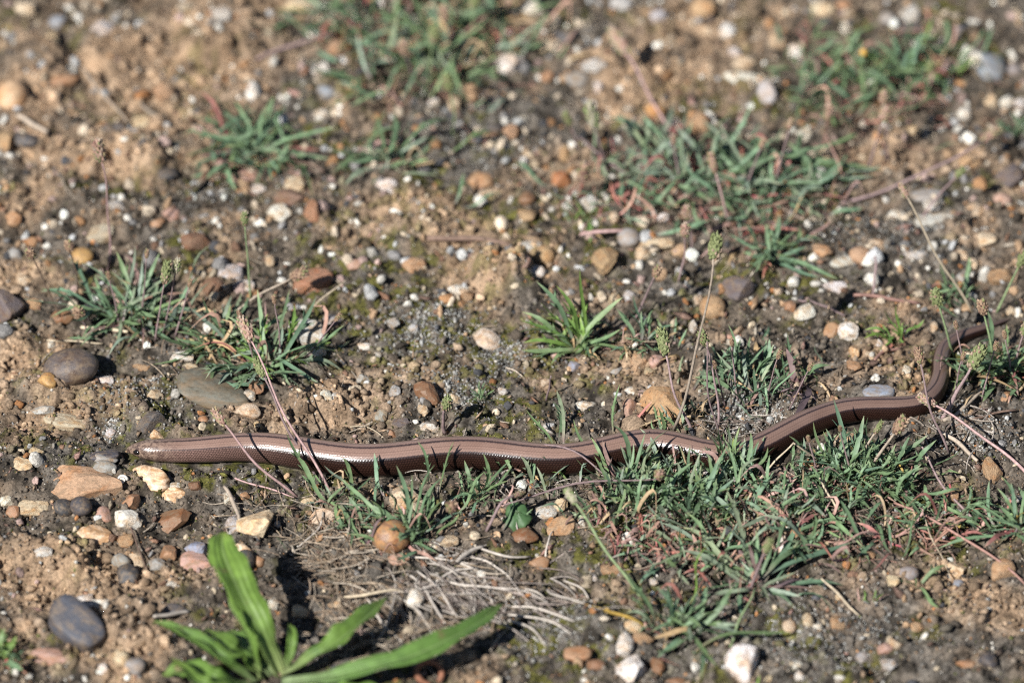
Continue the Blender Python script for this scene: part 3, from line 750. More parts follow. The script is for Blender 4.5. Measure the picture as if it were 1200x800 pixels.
SPECIAL = {'GB': ((.095, .08, .072), 'smooth'), 'GO': ((.125, .122, .10), 'slate'), 'PT': ((.48, .30, .19), 'rough'), 'D1': ((.06, .065, .077), 'slate'), 'B2': ((.20, .11, .06), 'flint'),
           'PE': ((.62, .41, .26), 'smooth'), 'C2': ((.47, .40, .29), 'rough'), 'O2': ((.22, .125, .08), 'rough'), 'T2': ((.42, .26, .135), 'rough'), 'C3': ((.60, .50, .40), 'rough'),
           'O3': ((.34, .18, .11), 'rough'), 'D2': ((.10, .095, .09), 'rough'), 'R2': ((.42, .17, .075), 'smooth'), 'B3': ((.25, .16, .11), 'rough')}
used_stone_px = []
stone_n = 0
label_seen = {}
def put_stone(px, py, w, h, ck, sk, label, flat, lean):
    global stone_n
    stone_n += 1
    r = random.Random(stone_n * 31 + 5)
    if ck in SPECIAL: rgb, mat = SPECIAL[ck]; word = None
    else: rgb, mat, word = PAL[ck]
    b = h * .5 * S * 1.07 / math.sqrt(math.sin(PITCH) ** 2 + (flat * math.cos(PITCH)) ** 2)
    a = w * .5 * S * 1.05
    c = flat * b
    big = w > 34
    shp = SHAPE[sk]
    if sk == 'r' and r.random() < .7: shp = 'angular' if r.random() < .45 else 'lump'
    me = get_stone(shp, 4 if big else 3, r.randrange(9), mat)
    o = bpy.data.objects.new('stone' if sk in 'asl' else 'pebble', me); COL.objects.link(o)
    p = on_ground(px, py, c * (.55 if sk in 'do' else .32))
    o.location = p
    o.scale = (a, b, c)
    o.rotation_euler = (math.radians(r.uniform(-7, 7)), math.radians(lean + r.uniform(-5, 5)), math.radians(r.uniform(-8, 8)))
    if r.random() < .5:                      # mirrored shape, half a turn
        o.rotation_euler.z += math.pi; o.rotation_euler.y *= -1
    j = r.uniform(.86, 1.14)
    o.color = (min(.85, rgb[0] * j), min(.85, rgb[1] * j * r.uniform(.96, 1.03)), min(.85, rgb[2] * j * r.uniform(.93, 1.05)), 1)
    if label is None:
        sz = 'tiny' if w < 14 else ('small' if w < 23 else 'medium')
        label = f"{sz} {word} {SHAPEWORD[sk]} {place_words(px, py)}"
    tag(o, label, 'pebble' if sk in 'rdo' else 'stone')
    label_seen.setdefault(label, []).append(o)
    used_stone_px.append((px, py, max(w, h) * .5))
    return o

for st in STONES:
    put_stone(*st)
for lab, os_ in label_seen.items():
    if len(os_) > 1:
        for o in os_:
            o['group'] = lab + ' (set)' if len(lab.split()) < 3 else lab.split(' ', 1)[1] + ', ' + lab.split(' ')[0] + ' ones'
# the slate slab is propped up at its far corner, clear of the hollow added behind it as a dark shadow
for o in COL.objects:
    if o.get('label', '').startswith('tilted slate'):
        o.rotation_euler = (math.radians(20), math.radians(22), math.radians(-34)); o.scale = (.0128, .0086, .0046)
        o.location.z += .003

# ------------------------------------------------------------------ plants: materials
def leaf_material(name, base, tip, foot, transl=.3, rough=.5, var=.25, blotch=None, veins=False):
    m, nt, b = new_mat(name)
    t = col_attr(nt, 't').outputs['Fac']
    oi = node(nt, 'ShaderNodeObjectInfo')
    tc = node(nt, 'ShaderNodeTexCoord').outputs['Object']
    n = noise(nt, 9, 4, .6, tc); n2 = noise(nt, 45, 3, .6, tc)
    c = ramp(nt, t, [(0.02, foot), (.28, base), (.84, base), (1.0, tip)])
    j = ramp(nt, oi.outputs['Random'], [(0, 1 - var), (1, 1 + var)])
    c = mix(nt, 1.0, c, j, 'MULTIPLY')
    wn2 = node(nt, 'ShaderNodeTexWhiteNoise', noise_dimensions='1D')
    nt.links.new(oi.outputs['Random'], wn2.inputs['W'])
    c = mix(nt, math_(nt, 'MULTIPLY', wn2.outputs['Value'], .45), c, mix(nt, 1.0, c, (1.35, 1.12, .62), 'MULTIPLY'))
    c = mix(nt, 1.0, c, ramp(nt, n.outputs[0], [(.3, .75), (.7, 1.22)]), 'MULTIPLY')
    if blotch:
        c = mix(nt, ramp(nt, n.outputs[0], [(.62, 0), (.70, .8)]), c, blotch)
    hgt = n2.outputs[0]
    if veins:
        u = col_attr(nt, 'u').outputs['Fac']
        fine = noise(nt, 260, 5, .65, tc); mid = noise(nt, 75, 4, .6, tc)
        c = mix(nt, 1.0, c, ramp(nt, fine.outputs[0], [(.3, .72), (.7, 1.25)]), 'MULTIPLY')
        c = mix(nt, ramp(nt, mid.outputs[0], [(.63, 0), (.70, .75)]), c, (.23, .15, .08))
        c = mix(nt, ramp(nt, mid.outputs[0], [(.30, .5), (.40, 0)]), c, (.06, .14, .035))
        rib = math_(nt, 'SUBTRACT', 1.0, ramp(nt, math_(nt, 'ABSOLUTE', u), [(.03, 0), (.10, 1)]))
        c = mix(nt, math_(nt, 'MULTIPLY', rib, .5), c, (.27, .36, .16))
        vein = math_(nt, 'COSINE', math_(nt, 'MULTIPLY', u, 19.0))
        hgt = math_(nt, 'ADD', math_(nt, 'MULTIPLY', vein, .35), mid.outputs[0])
    nt.links.new(c, b.inputs['Base Color'])
    b.inputs['Roughness'].default_value = rough
    b.inputs['Specular IOR Level'].default_value = .4
    bump(nt, b, hgt, .6 if veins else .25, .0006 if veins else .0004)
    tr = node(nt, 'ShaderNodeBsdfTranslucent')
    nt.links.new(mix(nt, 1.0, c, (1.1, 1.25, .6), 'MULTIPLY'), tr.inputs['Color'])
    ms = node(nt, 'ShaderNodeMixShader'); ms.inputs[0].default_value = transl
    out = nt.nodes['Material Output']
    nt.links.new(b.outputs[0], ms.inputs[1]); nt.links.new(tr.outputs[0], ms.inputs[2]); nt.links.new(ms.outputs[0], out.inputs['Surface'])
    return m

LM = {'g': leaf_material('leaf_green', (.165, .26, .145), (.25, .30, .17), (.28, .25, .22)),
      'b': leaf_material('leaf_blue_green', (.165, .27, .175), (.25, .29, .19), (.27, .21, .22)),
      's': leaf_material('leaf_silver_green', (.245, .32, .245), (.31, .32, .24), (.31, .235, .25)),
      'y': leaf_material('leaf_bright_green', (.185, .315, .085), (.29, .34, .12), (.26, .24, .16)),
      'p': leaf_material('leaf_withered_pink', (.36, .235, .215), (.40, .295, .24), (.34, .15, .16), .15, .7, .35),
      'r': leaf_material('leaf_withered_red', (.32, .14, .125), (.38, .24, .18), (.30, .07, .09), .15, .7, .35),
      'd': leaf_material('leaf_dry_straw', (.44, .33, .21), (.40, .30, .20), (.34, .25, .17), .15, .7, .3),
      'o': leaf_material('leaf_yellowed', (.48, .34, .10), (.44, .28, .12), (.34, .28, .10), .25, .6, .2),
      'L': leaf_material('leaf_lobed_green', (.08, .165, .07), (.09, .17, .075), (.12, .19, .10), .25, .5, .1),
      'm': leaf_material('leaf_dull_purple', (.16, .115, .125), (.18, .12, .13), (.17, .09, .11), .15, .6, .25),
      'B': leaf_material('broad_leaf_green', (.145, .262, .062), (.20, .29, .08), (.26, .34, .17), .28, .5, .08, None, True)}

# ------------------------------------------------------------------ leaves (chord from 0 to 1 on x, arching in z)
def leaf_mesh(seed, wid, arch, bend, teeth, curl=0.0, thick=.014):
    r = random.Random(seed)
    n = 9
    V, F, T = [], [], []
    mid, wd = [], []
    for i in range(n + 1):
        t = i / n
        x = t; z = arch * 4 * t * (1 - t) + curl * math.sin(t * math.pi * 2) * .3; y = bend * 4 * t * (1 - t) + .012 * math.sin(t * 7 + seed)
        w = wid * (.42 + .75 * t ** .7) * (1 - t ** 5) * (.92 + .16 * r.random())
        mid.append((x, y, z)); wd.append(max(w, wid * .04))
        tw = curl * 1.2 * t
        cx, sx = math.cos(tw), math.sin(tw)
        fold = wd[-1] * .22
        # upper face and lower face keep their own verts at the margin, so the edge stays crisp
        for (oy, oz) in ((-wd[-1], fold), (0, thick * .1), (wd[-1], fold), (wd[-1], fold - thick * .15), (0, -thick * (1.0 - .5 * t)), (-wd[-1], fold - thick * .15)):
            V.append((x, y + oy * cx - oz * sx, z + oy * sx + oz * cx)); T.append(t)
    for i in range(n):
        for k in (0, 1, 3, 4):
            a, b_ = i * 6 + k, i * 6 + k + 1
            F.append((a, b_, b_ + 6, a + 6))
    for q in range(teeth):
        sd = r.choice((-1, 1)); i = r.choice((3, 4, 4, 5, 5, 6, 7)); L = wid * r.uniform(1.6, 3.2)
        x, y, z = mid[i]; x2, y2, z2 = mid[i + 1]
        w1, w2 = wd[i], wd[i + 1]
        b0 = len(V)
        f1 = w1 * .22
        V += [(x, y + sd * w1 * .8, z + f1 * .8), (x + (x2 - x) * .75, y + sd * w2 * .8, z + (z2 - z) * .75 + f1 * .8), (x + .05 + L * .9, y + sd * (w1 + L * .75), z + (z2 - z) * 1.2 + f1 * 1.6), (x + .04, y + sd * w1 * .9, z - thick)]
        T += [i / n, (i + 1) / n, min(1, i / n + .25), i / n]
        F += [(b0, b0 + 1, b0 + 2), (b0, b0 + 2, b0 + 3), (b0 + 1, b0 + 3, b0 + 2), (b0, b0 + 3, b0 + 1)]
    me = bpy.data.meshes.new('leaf')
    me.from_pydata(V, [], F)
    me.polygons.foreach_set('use_smooth', np.ones(len(me.polygons), bool))
    a = me.attributes.new('t', 'FLOAT', 'POINT'); a.data.foreach_set('value', np.array(T, np.float32))
    return me

LEAF_SHAPES = []
for k in range(16):
    r = random.Random(500 + k)
    LEAF_SHAPES.append(leaf_mesh(k, r.uniform(.036, .053), r.uniform(.02, .13), r.uniform(-.08, .08), r.choice((1, 2, 2, 3, 4, 4)), r.uniform(-.35, .35)))
CURLED = [leaf_mesh(60 + k, .04, random.uniform(.1, .3), random.choice((-1, 1)) * random.uniform(.15, .4), 0, random.uniform(-1.4, 1.4)) for k in range(6)]
_leafc = {}
def leaf_data(lst, k, kind):
    key = (lst is CURLED, k, kind)
    if key not in _leafc:
        me = lst[k].copy(); me.materials.append(LM[kind]); _leafc[key] = me
    return _leafc[key]

def chord_leaf(parent, base, tip, kind, wscale=1.0, roll=0.0, curled=False, rnd=random):
    lst = CURLED if curled else LEAF_SHAPES
    me = leaf_data(lst, rnd.randrange(len(lst)), kind)
    o = bpy.data.objects.new('leaf' if kind not in 'prdo' else 'withered_leaf', me); COL.objects.link(o)
    o.parent = parent
    d = tip - base; L = d.length
    x = d / L
    y = Vector((0, 0, 1)).cross(x)
    if y.length < 1e-4: y = Vector((0, 1, 0))
    y.normalize(); z = x.cross(y)
    R = Matrix((x, y, z)).transposed() @ Matrix.Rotation(roll, 3, 'X')
    # long leaves are not wider in proportion
    ws = wscale * .74 * max(.55, min(1.5, .020 / L + .30))
    o.location = base - parent.location
    o.rotation_euler = R.to_euler()
    o.scale = (L, L * ws, L * (ws * .5 + .5))
    return o

def plant_root(name, px, py, label, cat, group=None):
    e = bpy.data.objects.new(name, None); COL.objects.link(e)
    e.empty_display_size = .01
    e.location = on_ground(px, py)
    tag(e, label, cat, group)
    return e

def tip_point(base_px, tip, k=.5, base_z=0.0):
    """a leaf tip seen at (x, y): the higher it stands in the picture above its foot, the higher it is lifted"""
    tx, ty = tip[0], tip[1]
    up = max(0.0, base_px[1] - ty)
    lift = tip[2] * .001 if len(tip) > 2 else .0025 + k * up * S / math.cos(PITCH)
    return on_ground(tx, ty, lift)

def rosette(px, py, label, tips=(), n=0, lo=20, hi=50, kinds='g', az=(0, 360), el=(8, 60), spread=6, wither=0, wkinds='pr', k=.5, wscale=1.0, cat='plantain', name='plantain', seed=None, group='plantains growing in the soil'):
    rr = random.Random(seed if seed is not None else int(px * 7 + py))
    root = plant_root(name, px, py, label, cat, group)
    for t in tips:
        kind = t[3] if len(t) > 3 and t[3] else rr.choice(kinds)
        bpx = (px + rr.uniform(-spread, spread), py + rr.uniform(-spread, spread) * .5)
        if len(t) > 4: bpx = (t[4], t[5])
        b = on_ground(*bpx) + Vector((0, 0, .0006))
        tt = (t[0], t[1]) if len(t) < 3 or t[2] is None else (t[0], t[1], t[2])
        chord_leaf(root, b, tip_point(bpx, tt, k), kind, wscale * rr.uniform(.85, 1.2), rr.uniform(-.6, .6), rnd=rr)
    def rand_leaf(kind, lo, hi, el, curled):
        bpx = (px + rr.gauss(0, spread * 1.3), py + rr.gauss(0, spread * .65))
        b = on_ground(*bpx) + Vector((0, 0, .0006))
        L = rr.uniform(lo, hi) * S; a = math.radians(rr.uniform(*az)); e = math.radians(rr.uniform(*el))
        tip = b + Vector((math.cos(a) * math.cos(e), math.sin(a) * math.cos(e), math.sin(e))) * L
        gz = float(ground_z(tip.x, tip.y))
        tip.z = max(tip.z, gz + .0015)
        chord_leaf(root, b, tip, kind, wscale * rr.uniform(.75, 1.3), rr.uniform(-.8, .8), curled, rr)
    for q in range(int(n * 1.9)):
        rand_leaf(rr.choice(kinds), lo, hi, el, False)
    for q in range(int(wither * 1.1)):
        rand_leaf(rr.choice(wkinds), lo * .8, hi * .95, (0, 22), rr.random() < .5)
    return root

# ------------------------------------------------------------------ flower stalks
def simple_mat(name, col, rough=.75, var=.25, scale=600):
    m, nt, b = new_mat(name)
    tc = node(nt, 'ShaderNodeTexCoord').outputs['Object']; oi = node(nt, 'ShaderNodeObjectInfo')
    n = noise(nt, scale, 4, .6, tc)
    c = mix(nt, 1.0, col, ramp(nt, n.outputs[0], [(.3, .7), (.7, 1.3)]), 'MULTIPLY')
    c = mix(nt, 1.0, c, ramp(nt, oi.outputs['Random'], [(0, 1 - var), (1, 1 + var)]), 'MULTIPLY')
    nt.links.new(c, b.inputs['Base Color']); b.inputs['Roughness'].default_value = rough; b.inputs['Specular IOR Level'].default_value = .3
    return m
SM = {'g': simple_mat('stalk_green', (.20, .26, .13)), 'w': simple_mat('stalk_pale', (.33, .27, .21)), 'm': simple_mat('stalk_mauve', (.23, .165, .16)), 'p': simple_mat('stalk_pink', (.38, .25, .235)),
      'd': simple_mat('stalk_dark', (.10, .07, .05)), 't': simple_mat('stalk_straw', (.46, .38, .27)), 'r': simple_mat('stalk_red', (.27, .155, .125)), 'L': simple_mat('straw_bleached', (.45, .40, .345)),
      'k': simple_mat('twig_brown', (.15, .10, .075))}

def tube(pts, radii, sides=6):
    pts = [Vector(p) for p in pts]; V, F = [], []
    for i, p in enumerate(pts):
        t = (pts[min(i + 1, len(pts) - 1)] - pts[max(i - 1, 0)]).normalized()
        a = t.cross(Vector((.31, .2, .93))); a.normalize(); b = t.cross(a)
        for k in range(sides):
            th = 2 * math.pi * k / sides
            V.append(p + (a * math.cos(th) + b * math.sin(th)) * radii[i])
    for i in range(len(pts) - 1):
        for k in range(sides):
            F.append((i * sides + k, i * sides + (k + 1) % sides, (i + 1) * sides + (k + 1) % sides, (i + 1) * sides + k))
    F.append(tuple(range(sides - 1, -1, -1))); F.append(tuple((len(pts) - 1) * sides + k for k in range(sides)))
    return V, F

def head_mesh(seed, cols, ragged):
    """a spike of overlapping bracts: unit length on z from 0 to 1"""
    r = random.Random(seed); V, F, C = [], [], []
    v, f = ICO[2]
    for q in v:
        prof = .21 * (1 - .25 * q[2])
        V.append((q[0] * prof, q[1] * prof, .5 + q[2] * .46)); C.append(cols[0])
    F += [tuple(x) for x in f]
    o8 = [(1, 0, 0), (0, 1, 0), (-1, 0, 0), (0, -1, 0), (0, 0, 1), (0, 0, -1)]
    f8 = [(0, 1, 4), (1, 2, 4), (2, 3, 4), (3, 0, 4), (1, 0, 5), (2, 1, 5), (3, 2, 5), (0, 3, 5)]
    n = 46
    for k in range(n):
        z = .06 + .86 * k / n; a = k * 2.4
        R = .19 * math.sqrt(max(.05, 1 - (2 * z - .95) ** 2)) + .02
        out = ragged if r.random() < .35 else 0
        c = Vector((math.cos(a) * R, math.sin(a) * R, z)); nrm = Vector((math.cos(a), math.sin(a), 1.9 - .7 * out)).normalized()
        Q = nrm.to_track_quat('Z', 'Y'); b0 = len(V); cc = r.choice(cols)
        w = r.uniform(.05, .085); L = r.uniform(.08, .13) * (1 + .35 * out)
        for p in o8:
            V.append(tuple(c + Q @ Vector((p[0] * w, p[1] * w, p[2] * L)))); C.append(cc)
        F += [tuple(b0 + i for i in t) for t in f8]
    me = bpy.data.meshes.new('flower_head'); me.from_pydata([tuple(x) for x in V], [], F)
    a = me.color_attributes.new('Col', 'FLOAT_COLOR', 'POINT'); a.data.foreach_set('color', np.array([(c[0], c[1], c[2], 1) for c in C], np.float32).ravel())
    m = HEADM; me.materials.append(m)
    return me
def head_material():
    m, nt, b = new_mat('bracts'); nt.links.new(col_attr(nt).outputs['Color'], b.inputs['Base Color']); b.inputs['Roughness'].default_value = .75; b.inputs['Specular IOR Level'].default_value = .3
    return m
HEADM = head_material()
HG = [(.17, .195, .085), (.20, .215, .10), (.26, .18, .12), (.30, .22, .16), (.15, .17, .07)]; HB = [(.26, .17, .11), (.34, .24, .16), (.18, .11, .08), (.20, .20, .09)]; HP = [(.33, .21, .16), (.25, .14, .11), (.32, .25, .14), (.36, .28, .21), (.20, .21, .10)]; HW = [(.34, .32, .22), (.20, .26, .10), (.28, .26, .16), (.40, .36, .28)]
HEADS = {'g': [head_mesh(1, HG, .6), head_mesh(2, HG, .9)], 'b': [head_mesh(3, HB, 1.2), head_mesh(4, HB, .8)], 'p': [head_mesh(5, HP, 1.0), head_mesh(6, HP, .7)], 'w': [head_mesh(7, HW, 1.8), head_mesh(8, HW, 1.4)]}

def stalk(root, base, head, hk='g', sk='m', hl=26, k=.9, z=None, sag=0.0, width=1.6, hw=1.0, seedk=0):
    """base and foot of the spike in picture coordinates; hl the spike's length in pixels (0 none)"""
    b = on_ground(*base)
    up = max(0.0, base[1] - head[1])
    lift = z * .001 if z is not None else .004 + k * up * S / math.cos(PITCH)
    # the head hangs over the spot it would have if it stood straight
    h = on_ground(head[0], head[1], lift) if z is not None else at(head[0], head[1], b.z + lift)
    n = 10; pts = []; rad = []
    rr = random.Random(int(base[0] * 3 + head[1]))
    side = Vector((h.y - b.y, -(h.x - b.x), 0)); side = side.normalized() if side.length > 1e-5 else Vector((1, 0, 0))
    wob = rr.uniform(-.07, .07) * (h - b).length
    for i in range(n + 1):
        t = i / n
        p = b.lerp(h, t); p = p + side * (wob * math.sin(t * math.pi) + .012 * (h - b).length * math.sin(t * 9 + seedk)); p.z += sag * .001 * math.sin(t * math.pi)
        pts.append(p); rad.append(width * .5 * S * 1.35 * (1.25 - .45 * t))
    V, F = tube([p - root.location for p in pts], rad)
    o = link_mesh('flower_stalk', [tuple(v) for v in V], F, SM[sk], root, smooth=True)
    if hl:
        d = (pts[-1] - pts[-3]).normalized()
        hd = bpy.data.objects.new('flower_head', rr.choice(HEADS[hk])); COL.objects.link(hd)
        hd.parent = o
        hd.location = pts[-1] - root.location - d * .001; L = hl * S * 1.1
        hd.scale = (L * hw * 1.05, L * hw * 1.05, L * .92)
        q = d.to_track_quat('Z', 'Y'); hd.rotation_euler = q.to_euler()
    return o

# ------------------------------------------------------------------ the plants
p = rosette(160, 374, 'leafy blue-green plantain tuft behind the smooth dark domed pebble', [(47, 342), (95, 307), (100, 354), (158, 287), (167, 304), (137, 294), (95, 404), (120, 380), (104, 336), (150, 402), (175, 318), (130, 318), (185, 330), (118, 350), (196, 345), (140, 404), (215, 350), (226, 372), (238, 392), (206, 402), (188, 296), (60, 372), (110, 322), (145, 330)], 30, 30, 88, 'bbgs', el=(4, 48), spread=18, wither=12, wkinds='pd')
for a_, b_ in (((140, 380), (128, 326)), ((205, 395), (222, 334)), ((165, 380), (172, 300))):
    stalk(p, a_, b_, 'b', 'm', 14, width=1.4, hw=.7)
stalk(p, (72, 376), (37, 300), 'b', 'd', 15, width=1.5, hw=1.3); stalk(p, (92, 350), (82, 292), 'b', 'd', 16, width=1.5, hw=1.2); stalk(p, (102, 392), (95, 372), 'b', 'm', 22, k=.8, hw=1.1)
stalk(p, (126, 318), (118, 188), 'p', 'p', 36, width=1.7, hw=.7); stalk(p, (182, 400), (193, 330), 'g', 'm', 34, width=1.5, hw=.6); stalk(p, (190, 398), (206, 318), 'w', 'm', 26, width=1.5, hw=.6)
p = rosette(262, 412, 'spiky green rosette between the leafy tuft and the striped stone', [(237, 347), (270, 357), (193, 367), (177, 427), (230, 427), (205, 395), (222, 360), (250, 380), (285, 372), (215, 410), (247, 287, 14, 's', 215, 345), (300, 380)], 22, 28, 80, 'ggbs', el=(4, 48), spread=14, wither=10, wkinds='pd')
stalk(p, (262, 374), (343, 325), 'b', 'w', 24, z=16, width=1.7)
stalk(p, (294, 352), (287, 262), 'g', 'g', 20, width=1.5, hw=.8)
p = rosette(318, 428, 'green rosette with long nodding spikes that cross the slow worm neck', [(313, 367), (302, 339), (340, 339), (370, 347), (370, 377), (400, 414), (402, 434), (373, 449), (340, 452), (275, 451), (355, 372), (384, 398), (290, 440), (362, 430), (330, 380), (388, 424), (300, 400), (352, 455)], 26, 30, 88, 'gbsy', el=(4, 45), spread=15, wither=10)
for a_, b_ in (((330, 420), (322, 354)), ((355, 425), (394, 374)), ((300, 430), (282, 372))):
    stalk(p, a_, b_, 'b', 'm', 14, width=1.4, hw=.7)
stalk(p, (345, 385), (405, 328), 'g', 't', 0, z=8, width=1.3)
stalk(p, (376, 382), (366, 371), 'g', 'g', 22, z=10, hw=.7)
p = rosette(392, 588, 'thin plantain whose pink stalks lean across the slow worm neck', [(336, 507, 22, 'g', 364, 578), (380, 545, 10, 's', 412, 582), (345, 534, 12, 'g', 392, 600), (400, 620), (420, 575), (372, 570), (415, 602), (323, 628, 4, 'g', 338, 648), (355, 590, 3), (430, 640)], 8, 15, 40, 'gs', spread=9, wither=5, wkinds='dp', seed=3)
stalk(p, (386, 574), (293, 398), 'p', 'p', 34, z=47, width=2.0, hw=.7); stalk(p, (372, 562), (308, 440), 'g', 'm', 26, z=35, width=2.0, hw=.7); stalk(p, (348, 582), (262, 496), 'p', 'p', 25, z=24, width=2.2, hw=.75)

p = rosette(292, 180, 'dark green rosette with red leaves in the crumbly soil', [(217, 183), (240, 213), (260, 133), (313, 123), (353, 147), (393, 150), (387, 187), (367, 230), (233, 107, None, 'r'), (227, 133, None, 'p'), (268, 150), (330, 150), (345, 195), (255, 205), (300, 215), (330, 170), (245, 160)], 34, 30, 84, 'bbg', el=(3, 40), spread=20, wither=16, wkinds='rpd')
p = rosette(453, 194, 'small bright rosette beside a long arched leaf', [(437, 133), (467, 143), (503, 160), (533, 140), (400, 200), (405, 180), (403, 217), (434, 216), (480, 170), (590, 158, 5, 'g', 512, 184), (543, 203, None, 'g', 533, 241), (588, 228, 3, 'b', 540, 244)], 14, 25, 66, 'gbs', el=(4, 50), spread=14, wither=8, wkinds='pd')
stalk(p, (530, 160), (527, 105), 'g', 'g', 28, hw=.8)
for (x, y, n, lab) in ((430, 30, 30, 'far green plantain clump with pale spikes above the small rosette'), (500, 92, 40, 'dense far plantain clump with blue-green leaves behind the small rosette'), (548, 52, 30, 'far plantain clump with a dark leaning stalk'), (478, 15, 26, 'farthest green clump with thin upright blades'), (590, 20, 14, 'sparse far tuft beside white pebbles')):
    p = rosette(x, y, lab, (), int(n * 1.25), 30, 78, 'ggbs', el=(5, 55), spread=32, wither=26, wkinds='rpdd')
    stalk(p, (x + 4, y + 6), (x + 8, y - 45), 'g', 'g', 26); stalk(p, (x - 14, y + 10), (x - 25, y - 30), 'p', 'm', 24)
    if x == 548:
        stalk(p, (520, 66), (592, 4), 'p', 'r', 20, z=12, width=3)
p = rosette(840, 214, 'sprawling blue-green plantain with silvery tips in the blue-green patch', [(800, 170), (843, 150), (880, 123), (910, 160), (987, 167), (1033, 200), (1013, 207), (957, 233), (870, 150), (820, 190), (900, 185), (960, 200), (975, 225), (930, 175), (800, 205), (860, 250), (900, 250)], 62, 30, 80, 'bsbg', el=(4, 45), spread=34, wither=26)
for a_, b_ in (((870, 230), (892, 172)), ((800, 220), (790, 168)), ((905, 225), (925, 150))):
    stalk(p, a_, b_, 'p', 'm', 18, width=1.8, hw=.7)
stalk(p, (855, 266), (838, 200), 'p', 'p', 30, width=2.2, hw=.6)
p = rosette(775, 200, 'loose silvery plantain beside the red flower spike', [(720, 140), (753, 147), (730, 170), (700, 190), (790, 160), (740, 215), (712, 232), (760, 170)], 40, 28, 66, 'bss', el=(4, 40), spread=30, wither=24)
stalk(p, (712, 205), (697, 148), 'w', 'm', 42, hw=.6); stalk(p, (678, 178), (668, 146), 'g', 'm', 25, hw=.7); stalk(p, (684, 236), (681, 212), 'p', 'r', 40, hw=.62); stalk(p, (748, 215), (676, 160), 'g', 'm', 0, z=8, width=2)
stalk(p, (790, 170), (733, 62), 'p', 'p', 44, z=22, width=2.4, hw=.6)
p = rosette(930, 222, 'flat plantain with long grey-green leaves and the reddish lying stalk', [(1012, 218), (1025, 205), (985, 240), (950, 190), (880, 240), (965, 255), (905, 262), (990, 190)], 22, 30, 70, 'sbb', el=(3, 35), spread=18, wither=10)
stalk(p, (985, 238), (1152, 163), 'p', 'm', 30, z=16, width=2.4, hw=.7); stalk(p, (1075, 262), (1122, 205), 'g', 'm', 18, width=2); stalk(p, (1015, 205), (1035, 140), 'p', 'm', 24, width=2); stalk(p, (965, 175), (970, 140), 'p', 'r', 30, hw=.6)
p = rosette(890, 262, 'straggling silvery plantain with pink litter in front of the blue-green patch', (), 18, 25, 60, 'sb', el=(3, 35), spread=26, wither=22, wkinds='pprd')
p = rosette(735, 240, 'withered pink plantain beside the white grey pebble', (), 10, 22, 55, 'sb', el=(3, 35), spread=24, wither=22, wkinds='pprd')
p = rosette(683, 262, 'few bright blades at the foot of the red flower spike', [(647, 227), (665, 250), (700, 250), (690, 285), (705, 262)], 6, 18, 36, 'yg', spread=6, wither=3)
p = rosette(1010, 105, 'far plantain patch with many red leaves and a yellow bud', (), 70, 28, 66, 'ggb', el=(8, 60), spread=34, wither=46, wkinds='rp')
stalk(p, (1012, 96), (1011, 64), 'g', 'g', 0); stalk(p, (1040, 190), (1036, 120), 'p', 'm', 20)
p = rosette(1070, 90, 'far plantain clump beside the blue grey slab', (), 44, 26, 60, 'gyb', el=(8, 55), spread=28, wither=26, wkinds='rpd')
stalk(p, (1085, 120), (1090, 84), 'g', 'y' if False else 'g', 20)
p = rosette(960, 70, 'far thin plantain behind the red-leaved patch', (), 16, 22, 50, 'gb', el=(8, 60), spread=16, wither=8, wkinds='rp')
p = rosette(1190, 160, 'small far tuft beside the row of pale pebbles', (), 12, 20, 45, 'gb', el=(20, 70), spread=8, wither=2)
p = rosette(680, 410, 'lone green rosette on open mossy soil', [(680, 314), (629, 329), (610, 375), (608, 389), (613, 402), (611, 409), (634, 355), (652, 334), (684, 358), (680, 371), (712, 360), (730, 349), (727, 386), (737, 411), (645, 427), (640, 372), (658, 352), (700, 372), (690, 385), (720, 400), (665, 372), (620, 420), (612, 366)], 10, 20, 50, 'ggy', spread=7, wither=5, wkinds='dp', k=.6, wscale=1.2)
stalk(p, (640, 470), (646, 440), 'g', 'm', 0, width=1.6)
p = rosette(752, 404, 'thin plantain with pink curled leaves beside the lone rosette', [(742, 345), (775, 360), (735, 362), (770, 392), (725, 425), (780, 415), (790, 380)], 10, 20, 46, 'gb', spread=10, wither=9, wkinds='pd')
stalk(p, (744, 375), (768, 322), 'b', 'm', 18, width=1.8)
stalk(p, (795, 330), (803, 275), 'p', 'm', 22, width=1.8); stalk(p, (812, 300), (806, 255), 'p', 'm', 22, width=1.8)
p = rosette(903, 304, 'small blue-green rosette with red stems beside the mauve lump', [(853, 274), (933, 270), (947, 290), (983, 327), (877, 317), (893, 327, 3, 'r'), (865, 262), (915, 262), (925, 285), (870, 296), (940, 318), (960, 325), (898, 262)], 20, 20, 50, 'bbg', spread=9, wither=6, wkinds='r')
p = rosette(877, 454, 'dense short silvery tuft beside the slow worm bend', [(853, 380), (880, 394), (862, 398), (820, 427), (817, 457), (900, 400), (913, 407), (918, 416), (840, 412), (870, 410), (890, 420), (835, 440), (850, 430)], 48, 20, 58, 'bsb', el=(8, 72), spread=24, wither=18, wkinds='pdmd')
for a_, b_ in (((900, 470), (912, 418)), ((865, 470), (858, 404)), ((925, 480), (948, 432)), ((850, 476), (838, 430))):
    stalk(p, a_, b_, 'b', 'm', 14, width=1.4, hw=.7)
stalk(p, (842, 500), (826, 402), 'g', 'm', 22, k=.8, width=1.9)
p = rosette(938, 452, 'small purple-leaved seedling beside the slow worm', [(922, 408, 14, 'm'), (935, 425, 12, 'g'), (950, 440, 10, 'm'), (930, 485, 9, 'm', 940, 452), (973, 427, 8, 'g'), (925, 470, 6, 'm')], 5, 12, 26, 'mg', spread=5, wscale=1.5, name='seedling', cat='seedling', group=None)
